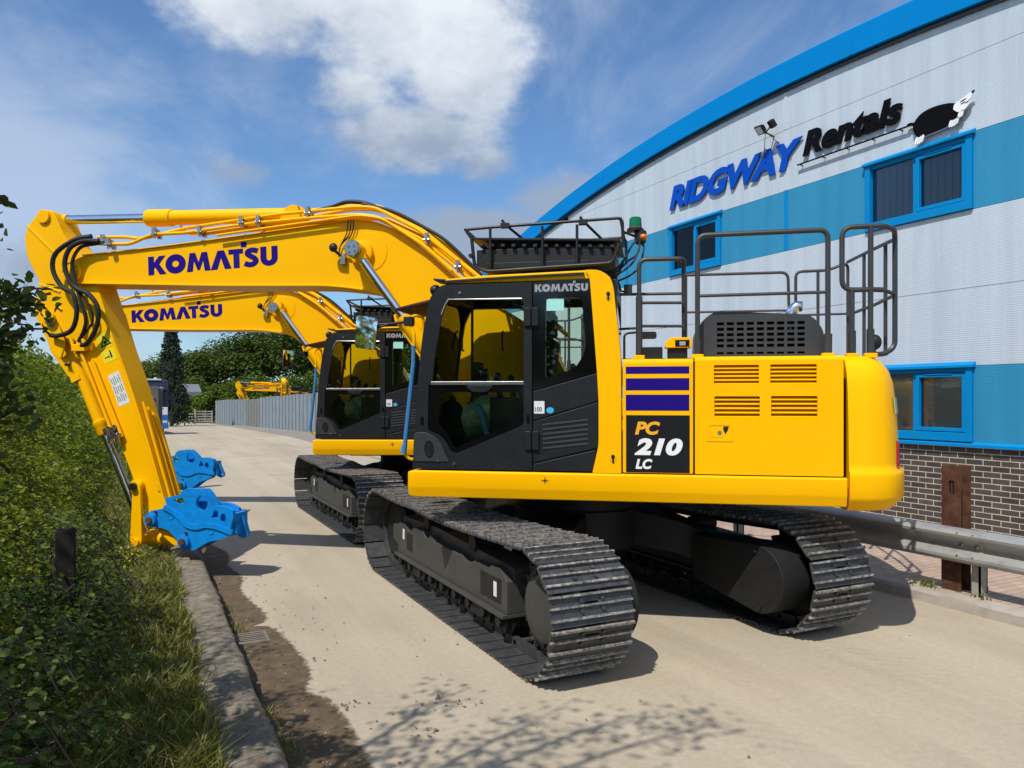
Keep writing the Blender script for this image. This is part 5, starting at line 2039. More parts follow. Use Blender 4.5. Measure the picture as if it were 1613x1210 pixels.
def build_hall():
    root = empty('industrial_hall', (WX, 8.5, 0))
    inv = V(-WX, -8.5, 0)

    def B(mb, name, mat, parent=root, bevel=0, **k):
        o = mb.build(name, mat, parent, bevel, **k)
        o.location = inv if parent is root else (0, 0, 0)
        return o
    pl = MB()
    pl.box(WX + .012, WX + .3, S0, S1, -.1, 1.385)
    B(pl, 'brick_plinth', 'blue_brick')
    wins = [(6.19, 7.80, 4.44, 5.43), (10.92, 12.42, 4.44, 5.43), (15.55, 17.1, 4.44, 5.43), (6.19, 7.80, 1.42, 2.42), (10.92, 12.42, 1.42, 2.42)]
    rows = [(1.402, 2.412, 'blue_cladding'), (2.416, 3.420, 'white_cladding'), (3.426, 4.432, 'white_cladding'), (4.438, 5.436, 'blue_cladding'), (5.442, 6.448, 'white_cladding')]
    for z0, z1, mat in rows:
        holes = []
        for a, b, c, d in wins:
            if z0 < (c + d) / 2 < z1:
                holes.append((a, b))
        cuts = sorted(holes)
        edges = [S0] + [e for h in cuts for e in h] + [S1]
        mb = MB()
        for i in range(0, len(edges), 2):
            ts = [edges[i] + (edges[i + 1] - edges[i]) * k / 40 for k in range(41)]
            ts = [t for t in ts if roof_z(t) - .1 > z0 + .01]
            mb.prism([(ts[0], z0), (ts[-1], z0)] + [(t, min(z1, roof_z(t) - .1)) for t in ts[::-1]], WX, WX + .06, axis='x')
        B(mb, 'wall_panel', mat)
    # top row follows the curved roof
    ss = [S0 + (S1 - S0) * i / 70 for i in range(71)]
    mb = MB()
    poly = [(s, 6.454) for s in (S0, S1)] + [(s, max(6.46, roof_z(s) - .1)) for s in ss[::-1]]
    ss2 = [s for s in ss if roof_z(s) - .1 > 6.46]
    poly = [(ss2[0], 6.454), (ss2[-1], 6.454)] + [(s, roof_z(s) - .1) for s in ss2[::-1]]
    mb.prism(poly, WX, WX + .06, axis='x')
    B(mb, 'wall_panel', 'white_cladding')
    jt = MB()
    for z in (1.398, 2.414, 3.423, 4.435, 5.439, 6.451):
        lim = math.sqrt(88.0 * max(0.1, 7.0 - z))
        cuts = [max(S0, 9.45 - lim)] + [e for h in sorted((a, b) for a, b, c, d in wins if c - .05 < z < d - .02) for e in h] + [min(S1, 9.45 + lim)]
        for i in range(0, len(cuts), 2):
            jt.box(WX + .020, WX + .052, cuts[i], cuts[i + 1], z - .012, z + .012)
    B(jt, 'panel_joint', 'dark_void')
    vj = MB()
    for s in (4.75, 9.36, 13.94, 18.55, 23.1):
        for z0, z1, mat in rows:
            if mat == 'white_cladding' and roof_z(s) - .1 > z1:
                vj.box(WX - .012, WX + .01, s - .035, s + .035, z0 + .001, z1 - .001)
        if roof_z(s) > 6.65:
            vj.box(WX - .012, WX + .01, s - .035, s + .035, 6.456, roof_z(s) - .12)
    B(vj, 'cover_strip', 'white_cladding', bevel=.004)
    vb = MB()
    for s in (4.75, 9.36, 13.94, 18.55, 23.1):
        for z0, z1, mat in rows:
            if mat == 'blue_cladding' and roof_z(s) - .1 > z1:
                vb.box(WX - .012, WX + .01, s - .035, s + .035, z0 + .001, z1 - .001)
    B(vb, 'cover_strip', 'frame_blue', bevel=.004)
    sk = MB()
    sk.loft([[(WX - .055, s, 1.355), (WX - .055, s, 1.39), (WX - .004, s, 1.418), (WX + .03, s, 1.418), (WX + .03, s, 1.355)] for s in (S0, S1)])
    B(sk, 'base_flashing', 'frame_blue')
    # curved barge along the roof edge
    bg = MB()
    rings = []
    for s in ss:
        z = roof_z(s)
        sl = -(s - 9.45) / 44.0
        n = Vector((0, -sl, 1)).normalized()
        p = Vector((0, s, z))
        q = [(WX - .10, -.045), (WX - .10, .34), (WX - .06, .372), (WX + 1.2, .372), (WX + 1.2, .10), (WX + .005, .02), (WX - .03, -.045)]
        rings.append([Vector((x, p.y + n.y * h, p.z + n.z * h)) for x, h in q])
    bg.loft(rings)
    for s in (8.0, 14.8, 1.5):
        z = roof_z(s)
        bg.box(WX - .105, WX - .05, s - .02, s + .02, z - .042, z + .335)
    B(bg, 'roof_barge', 'barge_blue', angle=50)
    sf = MB()
    rings = []
    for s in ss:
        z = roof_z(s)
        rings.append([(WX - .035, s, z - .115), (WX - .035, s, z - .05), (WX + .05, s, z - .05), (WX + .05, s, z - .115)])
    sf.loft(rings)
    B(sf, 'eaves_gutter', 'truck_navy')
    # body of the hall behind the front
    bd = MB()
    poly = [(S0, -.1), (S1, -.1)] + [(s, roof_z(s) + .10) for s in ss[::-1]]
    bd.prism(poly, WX + .70, WX + 30, axis='x')
    bd.box(WX + .06, WX + .7, S0, S0 + .06, -.1, 3.0)
    bd.box(WX + .06, WX + .7, S1 - .06, S1, -.1, 3.6)
    B(bd, 'hall_body', 'white_cladding')
    # windows
    for a, b, c, d in wins:
        low = c < 3
        fr = MB()
        m = .085
        x0, x1 = WX - .045, WX + .10
        fr.box(x0, x1, a, a + m, c, d - .002)
        fr.box(x0, x1, b - m, b, c, d - .002)
        fr.box(x0, x1, a + m, b - m, c, c + .115)
        fr.box(x0 + .03, x1, a + m, b - m, d - .09, d - .002)
        mid = a + (b - a) * .52
        fr.box(x0 + .055, x1, mid - .028, mid + .028, c + .115, d - .09)
        wo = B(fr, 'window', 'frame_blue', bevel=.006)
        hd = MB()
        hd.loft([[(WX - .075, s, d - .03), (WX - .075, s, d + .0), (WX - .002, s, d + .045), (WX - .002, s, d - .03)] for s in (a - .03, b + .03)])
        hd.build('window_head', 'frame_blue', wo)
        # opening light in the half nearer the camera
        sh = MB()
        zc0, zc1 = c + .125, d - .10
        ya, yb2 = a + m + .01, mid - .035
        xs0, xs1 = WX - .022, WX + .05
        sh.box(xs0, xs1, ya, ya + .05, zc0, zc1)
        sh.box(xs0, xs1, yb2 - .05, yb2, zc0, zc1)
        sh.box(xs0, xs1, ya + .05, yb2 - .05, zc0, zc0 + .05)
        sh.box(xs0, xs1, ya + .05, yb2 - .05, zc1 - .05, zc1)
        sh.box(xs0 - .012, xs0, ya + .18, yb2 - .14, zc1 - .018, zc1 - .006)
        sh.build('opening_sash', 'frame_blue', wo, .004)
        pn = MB()
        pn.box(WX + .030, WX + .036, ya + .045, yb2 - .045, zc0 + .045, zc1 - .045)
        pn.box(WX + .030, WX + .036, mid + .026, b - m + .003, c + .113, d - .088)
        pn.build('window_pane', 'window_glass', wo)
        bl = MB()
        if low:
            z = c + .13
            while z < d - .09:
                bl.obox((WX + .085, (a + b) / 2, z), (0, 1, 0), (.42, 0, -.907), (.907, 0, .42), (b - a) / 2 - .09, .0135, .0012)
                z += .026
            bl.build('window_blind', 'blind_cream', wo)
        else:
            y = a + .09
            while y < b - .09:
                bl.obox((WX + .10, y, (c + d) / 2), (.25, .97, 0), (.97, -.25, 0), (0, 0, 1), .058, .0012, (d - c) / 2 - .06)
                y += .105
            bl.build('window_blind', 'blind_grey', wo)
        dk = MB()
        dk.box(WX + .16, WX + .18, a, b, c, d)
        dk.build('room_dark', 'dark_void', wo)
    tag(root, 'large hall with curved blue roof edge, white and blue ribbed panels and dark brick base', 'building')


paint('blind_cream', (.70, .62, .49), (.62, .55, .43), rough=.7)
paint('blind_grey', (.085, .095, .10), (.075, .085, .09), rough=.7)
build_hall()


def build_sign():
    """raised lettering and emblem standing off the wall on pins"""
    root = empty('wall_sign', (9.55, 9.3, 5.5))
    ex, nr = (0, -1, 0), (-1, 0, 0)

    def off(o):
        o.location = -Vector(root.location)
        return o
    X = 9.676

    def word(text, s0, s1, z0, z1, mat, space=1.0, o=.050):
        vs, fs = font_mesh(text, 1, .26, o, space)
        m = place_text(vs, fs, (X, s0, z0), ex, (0, 0, 1), nr, s0 - s1, z1 - z0, .022)
        off(m.build('sign_lettering', mat, root, angle=20))
    word('RIDGWAY', 12.40, 8.97, 5.765, 6.235, 'sign_blue', .96)
    word('Rentals', 8.97, 7.18, 5.885, 6.275, 'sign_black', 1.0, .042)
    br = MB()
    br.box(9.625, 9.655, 7.04, 9.06, 5.768, 5.784)
    for s in (9.0, 8.55, 8.1, 7.65, 7.2):
        br.box(9.64, 9.70, s - .006, s + .006, 5.755, 5.768)
    off(br.build('sign_underline', 'sign_black', root))
    pins = MB()
    for k in range(14):
        s = 12.2 - k * .37
        pins.cyl((X, s, 5.95), (WX, s, 5.95), .008, n=6)
    off(pins.build('sign_fixing', 'galvanised', root))
    # the burrowing-animal emblem: black body, white face and paws. u runs from tail (0) to snout (1)

    def pt(u, v):
        return (7.04 - u * .90, 5.50 + v * .45)
    body = [(.04, .60), (.05, .40), (.10, .22), (.18, .13), (.30, .15), (.45, .17), (.58, .20), (.66, .26), (.74, .32), (.82, .42), (.83, .55), (.80, .74), (.72, .80), (.62, .87), (.50, .91), (.36, .92), (.22, .88), (.12, .78)]
    bo = [(p.x, p.y) for p in smooth_path([(*pt(u, v), 0) for u, v in body + body[:1]], 4)][:-1]
    m = MB()
    m.prism(bo, 9.635, 9.668, axis='x')
    tail = [(.06, .66), (-.01, .70), (-.06, .68), (-.06, .63), (0, .60), (.06, .56)]
    m.prism([pt(*p) for p in tail], 9.637, 9.666, axis='x')
    off(m.build('emblem_body', 'sign_black', root))
    bl = [(.18, .10), (.30, .12), (.45, .14), (.58, .17), (.66, .235), (.56, .215), (.42, .19), (.28, .17)]
    m = MB()
    m.prism([pt(*p) for p in bl], 9.641, 9.672, axis='x')
    off(m.build('emblem_belly', 'sign_belly_grey', root))
    face = [(.70, .62), (.705, .72), (.745, .80), (.82, .85), (.91, .915), (.985, .955), (1.0, .905), (.97, .84), (.965, .78), (.945, .74), (.955, .69), (.91, .585), (.85, .50), (.77, .50)]
    fo = [(p.x, p.y) for p in smooth_path([(*pt(u, v), 0) for u, v in face + face[:1]], 3)][:-1]
    m = MB()
    m.prism(fo, 9.620, 9.637, axis='x')
    for cx, cy in ((.12, .06), (.155, .04), (.19, .055), (.225, .08)):
        m.prism([pt(cx - .014 + .02 * math.cos(a) + .012 * math.sin(a), cy + .11 * math.sin(a)) for a in [2 * math.pi * i / 12 for i in range(12)]], 9.620, 9.637, axis='x')
    for cx, cy in ((.665, .235), (.70, .225), (.735, .235), (.77, .27), (.80, .40), (.84, .43)):
        m.prism([pt(cx - .014 + .02 * math.cos(a) + .012 * math.sin(a), cy + .10 * math.sin(a)) for a in [2 * math.pi * i / 12 for i in range(12)]], 9.620, 9.637, axis='x')
    [off(o) for o in m.build_split('emblem_face', 'sign_white', root, gap=.0005)]
    m = MB()
    for pts in ([(.972, .955), (1.015, .975), (1.02, .925), (.985, .895)], [(.80, .765), (.85, .805), (.90, .805), (.85, .775)], [(.87, .69), (.92, .69), (.955, .765), (.93, .72)], [(.81, .70), (.84, .725), (.88, .735), (.85, .705)]):
        m.prism([pt(*p) for p in pts], 9.614, 9.621, axis='x')
    out = MB()
    [off(o) for o in m.build_split('emblem_feature', 'sign_black', root)]
    tag(root, 'raised blue and black lettering with an animal emblem above the upper windows', 'sign')


build_sign()


def build_floodlight():
    root = empty('floodlight', (9.35, 9.62, 6.5))

    def off(o):
        o.location = -Vector(root.location)
    m = MB()
    c = Vector((9.46, 9.70, 6.52))
    n = Vector((-.72, .25, -.62)).normalized()
    u = Vector((.2, .96, .15)).cross(n).normalized()
    w = n.cross(u)
    m.obox(c, w, u, n, .105, .080, .020)
    m.obox(c - n * .04, w, u, n, .07, .055, .026)
    c2 = Vector((9.50, 9.47, 6.56))
    m.obox(c2, w, u, n, .055, .065, .04)
    m.tube([c - n * .05, (9.50, 9.62, 6.46), (9.70, 9.62, 6.42)], .014, 8)
    m.tube([c2, (9.50, 9.60, 6.46)], .012, 8)
    m.tube([(9.50, 9.62, 6.46), (9.69, 9.85, 6.12)], .006, 6)
    m.tube([(9.50, 9.60, 6.46), (9.69, 9.38, 6.14)], .006, 6)
    off(m.build('lamp_body', 'black_metal', root, .006))
    g = MB()
    g.obox(c + n * .0215, w, u, n, .085, .062, .002)
    off(g.build('lamp_glass', 'lens_clear', root))
    tag(root, 'twin black floodlight head fixed above the blue lettering', 'lamp')


build_floodlight()


# ------------------------------------------------------------------ crash barrier
def build_barrier():
    root = empty('crash_barrier', (7.05, 4.7, .12))

    def off(o):
        o.location = -Vector(root.location)
        return o
    prof = [(0, .435), (-.028, .448), (-.075, .462), (-.092, .486), (-.088, .512), (-.012, .566), (0, .600), (-.012, .634), (-.088, .690), (-.092, .716), (-.075, .740), (-.028, .754), (0, .768)]
    sec = [(7.06 + a, b - .015) for a, b in prof]
    joints = [-6.2, -2.96, 1.35, 4.56, 7.77, 10.98, 14.2, 17.4, 20.6]
    for i, (a, b) in enumerate(zip(joints, joints[1:])):
        m = MB()
        dx = .004 if i % 2 else 0
        ring = lambda y, d: [(x - d, y, z) for x, z in sec] + [(x - d + .004, y, z) for x, z in sec[::-1]]
        m.loft([ring(a - .16, dx + .004), ring(a + .4, dx), ring((a + b) / 2, dx + .002), ring(b - .4, dx), ring(b, dx)])
        off(m.build('barrier_rail', 'galvanised_barrier', root, angle=40))
        bt = MB()
        for k in (-.10, .05):
            for z in (.70, .49, .595):
                bt.ellipsoid((6.975 + (.055 if z > .55 and z < .65 else 0), a + k, z), .012, .02, .02, 8, 5)
        off(bt.build('rail_bolt', 'steel_fitting', root))
    for y in joints[1:]:
        p = MB()
        p.box(7.085, 7.20, y - .10, y - .085, .06, .74)
        p.box(7.085, 7.10, y - .10, y - .02, .06, .74)
        p.box(7.185, 7.20, y - .10, y - .02, .06, .74)
        off(p.build('barrier_post', 'galvanised_dull', root))
    tag(root, 'galvanised crash barrier along the right-hand kerb', 'barrier')


def galv():
    m, nt, b = new_mat('galvanised_barrier')
    n = noise_node(nt, 7, 9, .7, stretch=(1, .6, 1))
    r = ramp_node(nt, n.outputs['Fac'], [(.28, (.25, .255, .25)), (.5, (.36, .37, .37)), (.74, (.46, .42, .34))])
    link(nt, r.outputs[0], b.inputs['Base Color'])
    b.inputs['Metallic'].default_value = .45
    b.inputs['Roughness'].default_value = .5
    g = noise_node(nt, 45, 5, .7)
    bump_node(nt, b, g.outputs['Fac'], .12, .004)


galv()
build_barrier()


def build_rust_post():
    root = empty('steel_post', (7.17, 4.76, .12))
    def off(o):
        o.location = -Vector(root.location)
    m = MB()
    m.prism([(4.665, .05), (4.865, .05), (4.865, 1.325), (4.85, 1.335), (4.68, 1.335), (4.665, 1.325)], 7.115, 7.127, axis='x',
            holes=[[(p[0], p[1]) for p in fillet([(4.728, 1.055), (4.785, 1.05), (4.79, 1.185), (4.735, 1.19)], .012, 3, True)]])
    m.box(7.127, 7.26, 4.758, 4.772, .05, 1.32)
    m.box(7.26, 7.272, 4.665, 4.865, .05, 1.33)
    off(m.build('post_body', 'rust', root, .003))
    d = MB()
    d.box(7.1275, 7.13, 4.720, 4.800, 1.04, 1.20)
    off(d.build('post_hole', 'dark_void', root))
    tag(root, 'rusty steel column with an oval slot standing behind the crash barrier', 'post')


build_rust_post()


# ------------------------------------------------------------------ left side steelwork, drain, litter
def h_column(name, x, y, z0, z1, w, d, mat, label):
    m = MB()
    t = w * .09
    m.box(x - w / 2, x + w / 2, y - d / 2, y - d / 2 + t, z0, z1)
    m.box(x - w / 2, x + w / 2, y + d / 2 - t, y + d / 2, z0, z1)
    m.box(x - t / 2, x + t / 2, y - d / 2 + t, y + d / 2 - t, z0, z1 - .004)
    o = m.build(name, mat, None, .004)
    tag(o, label, 'post')


h_column('steel_post', -.375, 5.2, .1, 1.22, .10, .10, 'old_iron', 'short dark iron post overgrown by the hedge at the left of the verge')


def build_gate_post():
    root = empty('gate_post', (.37, 17.7, 0))
    m = MB()
    m.box(-.12, .045, -.10, .10, -.1, 2.235)
    m.box(.045, .12, -.035, .10, -.1, 2.20)
    m.build('post_shaft', 'gate_post_grey', root, .006)
    for z in (1.1, 1.5, 1.75, 2.0):
        b = MB()
        b.cyl((-.05, -.11, z), (-.05, -.125, z), .02, n=8)
        b.build('post_bolt', 'steel_fitting', root)
    tag(root, 'tall square grey post on the left kerb, in front of the blue truck', 'post')


build_gate_post()


def build_drain():
    m = MB()
    x0, x1, y0, y1 = .735, .985, 6.46, 6.76
    for a, b, c, d in ((x0, x1, y0, y0 + .025), (x0, x1, y1 - .025, y1), (x0, x0 + .025, y0 + .025, y1 - .025), (x1 - .025, x1, y0 + .025, y1 - .025)):
        m.box(a, b, c, d, -.02, .014)
    for k in range(5):
        y = y0 + .054 + k * .048
        m.box(x0 + .025, x1 - .025, y - .012, y + .012, -.02, .011)
    root = empty('drain_grate', (.86, 6.61, 0))
    o = m.build('grate_bars', 'drain_iron', root, .002)
    o.location = -Vector(root.location)
    d = MB()
    d.box(x0 + .02, x1 - .02, y0 + .02, y1 - .02, .0048, .0060)
    o = d.build('grate_opening', 'dark_void', root)
    o.location = -Vector(root.location)
    tag(root, 'iron gutter drain grate set in the damp silt by the left kerb', 'drain')


build_drain()


# ------------------------------------------------------------------ far end of the road
def build_fence():
    root = empty('sheet_fence', (9.3, 50, 0))
    pts = [(9.62, 33.0), (9.60, 46.0), (9.3, 57.0), (8.9, 64.0)]
    pts2 = [(8.6, 70.0), (7.3, 84.0)]

    def run(P, mat, h):
        rnd = random.Random(4)
        for (xa, ya), (xb, yb) in zip(P, P[1:]):
            L = math.hypot(xb - xa, yb - ya)
            n = max(1, round(L / 1.15))
            for i in range(n):
                t0, t1 = i / n, (i + 1) / n
                a = Vector((xa + (xb - xa) * t0, ya + (yb - ya) * t0, 0))
                b = Vector((xa + (xb - xa) * t1, ya + (yb - ya) * t1, 0))
                d = (b - a).normalized()
                nn = Vector((d.y, -d.x, 0))
                hz = h + rnd.uniform(-.03, .03)
                m = MB()
                rings = []
                k = 12
                W = (b - a).length
                for j in range(k + 1):
                    p = a + d * (W * (.012 + .976 * j / k)) + nn * (.018 if (j // 2) % 2 else 0)
                    g = gz(p.y)
                    rings.append([p + V(0, 0, g - .05), p + V(0, 0, g + hz), p + nn * .006 + V(0, 0, g + hz), p + nn * .006 + V(0, 0, g - .05)])
                m.loft(rings)
                o = m.build('fence_panel', mat, root, angle=20)
                o.location = -Vector(root.location)
                q = MB()
                g = gz(a.y)
                q.box(a.x - .03, a.x + .03, a.y - .03, a.y + .03, g - .1, g + hz + .01)
                o = q.build('fence_post', 'gate_post_grey', root)
                o.location = -Vector(root.location)
    run(pts, 'fence_grey', 2.37)
    run(pts2, 'fence_grey', 2.37)
    run([(8.9, 64.0), (8.6, 70.0)], 'fence_brown', 2.30)
    tag(root, 'tall grey sheet metal fence on the right of the road beyond the excavators', 'fence')


build_fence()


def build_timber_gate():
    root = empty('timber_gate', (5.4, 80.5, -.66))
    m = MB()
    for k in range(5):
        m.box(-.2, 1.2, -.02, .02, .22 + k * .25, .33 + k * .25)
    m.box(.6, .7, -.04, .0, .2, 1.3)
    m.build('gate_bars', 'timber_grey', root)
    p = MB()
    p.box(-.34, -.18, -.09, .09, -.1, 1.5)
    p.box(1.2, 1.34, -.08, .08, -.1, 1.35)
    p.build_split('gate_post', 'timber_grey', root)
    q = MB()
    for k in range(4):
        q.obox((-.62, -.1, .2 + k * .28), (.5, -.8, .05), (.8, .5, 0), (0, 0, 1), .32, .03, .05)
    q.build('open_leaf', 'timber_grey', root)
    tag(root, 'small weathered timber bar gate at the far end of the road', 'gate')


build_timber_gate()


def build_truck():
    """the front of a lorry parked on the left, facing the camera"""
    root = empty('lorry', (.40, 47.6, gz(47.6)), R(5))
    w = 1.25
    m = MB()
    prof = fillet([(0, .72), (0, 1.46), (.12, 2.50), (.26, 3.0), (.5, 3.10), (2.2, 3.12), (2.2, .72)], [.05, .1, .15, .12, .1, .05, .02], 4, True)
    m.loft([[(x, p[0], p[1]) for p in prof] for x in (-w, w)])
    m.build('lorry_cab', 'truck_navy', root, .03)
    g = MB()
    g.loft([[(-1.1, .008, 1.62), (1.1, .008, 1.62), (1.08, .108, 2.50), (-1.08, .108, 2.50)], [(-1.1, -.012, 1.62), (1.1, -.012, 1.62), (1.08, .088, 2.50), (-1.08, .088, 2.50)]])
    g.build('windscreen', 'black_gloss', root)
    v = MB()
    v.prism([(-.16, 2.50), (-.20, 2.62), (.16, 2.86), (.22, 2.62)], -1.2, 1.2, axis='x')
    v.build('sun_visor', 'truck_navy', root, .01)
    hb = letters('header_lettering', 'Ridgway Rentals', (-.95, -.165, 2.60), (1, 0, 0), (0, -1, 0), 1.9, .12, 'decal_white', root, depth=.02, offset=.01)
    f = MB()
    f.box(-1.2, 1.2, -.03, .02, 1.13, 1.56)
    f.build('front_panel', 'truck_white', root, .01)
    letters('panel_lettering', 'RIDGWAY', (-1.0, -.031, 1.25), (1, 0, 0), (0, -1, 0), 2.0, .26, 'sign_blue', root, depth=.006, shear=.2, offset=.03)
    b = MB()
    b.box(-1.22, 1.22, -.06, .3, .62, 1.12)
    b.box(-1.24, 1.24, -.10, .3, .35, .63)
    b.build('bumper', 'truck_blue', root, .04)
    gr = MB()
    for k in range(5):
        gr.box(-.7, .7, -.066, -.058, .70 + k * .08, .74 + k * .08)
    gr.build('grille', 'truck_navy', root)
    for s in (-1, 1):
        h = MB()
        h.box(s * 1.17, s * .82, -.07, -.05, .66, .80)
        h.build('headlight', 'lens_clear', root, .01)
        wh = MB()
        wh.revolve([(.1, 0), (.44, 0), (.5, .04), (.5, .28), (.44, .32), (.1, .32)], (s * .95 - .16, 1.2, .5), 'x', 24)
        wh.build('wheel', 'black_rubber', root)
        mi = MB()
        mi.box(s * 1.36, s * 1.56, .12, .2, 1.75, 2.35)
        mi.tube([(s * 1.25, .2, 2.4), (s * 1.46, .16, 2.42)], .03, 6)
        mi.build('door_mirror', 'truck_navy', root, .02)
    for x in (-.75, .05, .62):
        k = MB()
        k.revolve([(.02, 0), (.11, 0), (.11, .05), (.08, .15), (.02, .16)], (x, .45, 3.10), 'z', 14)
        k.build('roof_beacon', 'lens_orange' if x < .5 else 'lens_clear', root)
    lb = MB()
    lb.box(-.9, .9, .3, .55, 3.10, 3.18)
    lb.build('light_bar', 'truck_white', root)
    bd = MB()
    bd.box(-1.2, 1.2, 2.5, 7.5, .95, 1.25)
    bd.box(-.45, .45, 2.2, 8.0, .6, .95)
    bd.build('lorry_bed', 'truck_navy', root)
    tag(root, 'blue and white lorry with amber roof lamps parked on the left of the road', 'lorry')


build_truck()


def build_shed():
    m = MB()
    m.loft([[(4.9, 104, 2.7), (4.9, 109, 3.75), (4.9, 114, 2.7), (4.9, 114, -1), (4.9, 104, -1)], [(7.4, 104, 2.7), (7.4, 109, 3.75), (7.4, 114, 2.7), (7.4, 114, -1), (7.4, 104, -1)]])
    o = m.build('far_shed', 'shed_roof')
    tag(o, 'low grey roofed shed seen beside the spruce tree', 'shed')


build_shed()
ex3 = copy_tree(ex1)
ex3.location = (15.0, 78.0, gz(77))
slew(ex3, 143.26 + 30, 90)
tag(ex3, 'far yellow excavator whose boom stretches left above the grey fence', 'excavator', GROUP)
ex4 = copy_tree(ex1)
ex4.location = (12.55, 73.0, gz(73))
slew(ex4, 258.0, 90)
tag(ex4, 'far yellow excavator showing only a steep boom end above the grey fence', 'excavator', GROUP)


# ------------------------------------------------------------------ vegetation
rng = np.random.default_rng(11)
LEAF6 = np.array([(0, 0, 0), (-.30, .28, .05), (-.30, .62, .06), (0, 1.0, -.06), (.30, .62, .06), (.30, .28, .05)])
LEAF4 = np.array([(0, 0, 0), (-.34, .5, .06), (0, 1.0, 0), (.34, .5, .06)])


def frames(n):
    """random frames whose third axis is near the given normals"""
    n = n / np.maximum(1e-6, np.linalg.norm(n, axis=1, keepdims=True))
    r = rng.normal(size=n.shape)
    u = np.cross(r, n)
    u /= np.maximum(1e-6, np.linalg.norm(u, axis=1, keepdims=True))
    return u, np.cross(n, u), n


def leaf_mesh(name, pos, nrm, size, mat, shape=LEAF6, width=1.0):
    N = len(pos)
    u, v, w = frames(nrm)
    k = len(shape)
    S = shape * np.array([width, 1, 1])
    vv = (pos[:, None, :] + size[:, None, None] * (S[None, :, 0:1] * u[:, None, :] + S[None, :, 1:2] * v[:, None, :] + S[None, :, 2:3] * w[:, None, :])).reshape(-1, 3)
    if k == 6:
        q = np.array([[0, 3, 2, 1], [0, 5, 4, 3]])
    else:
        q = np.array([[0, 2, 1], [0, 3, 2]])
    F = (np.arange(N)[:, None, None] * k + q[None]).reshape(-1, q.shape[1])
    return raw_mesh(name, vv, F, mat)


def raw_mesh(name, vv, F, mat):
    me = bpy.data.meshes.new(name)
    m = F.shape[1]
    me.vertices.add(len(vv))
    me.vertices.foreach_set('co', np.ascontiguousarray(vv, dtype=np.float32).ravel())
    me.loops.add(F.size)
    me.loops.foreach_set('vertex_index', F.ravel().astype(np.int32))
    me.polygons.add(len(F))
    me.polygons.foreach_set('loop_start', (np.arange(len(F)) * m).astype(np.int32))
    me.update(calc_edges=True)
    me.materials.append(MAT[mat])
    return me


def nz(a, b, c=0.0):
    return noise.noise(Vector((a, b, c)))


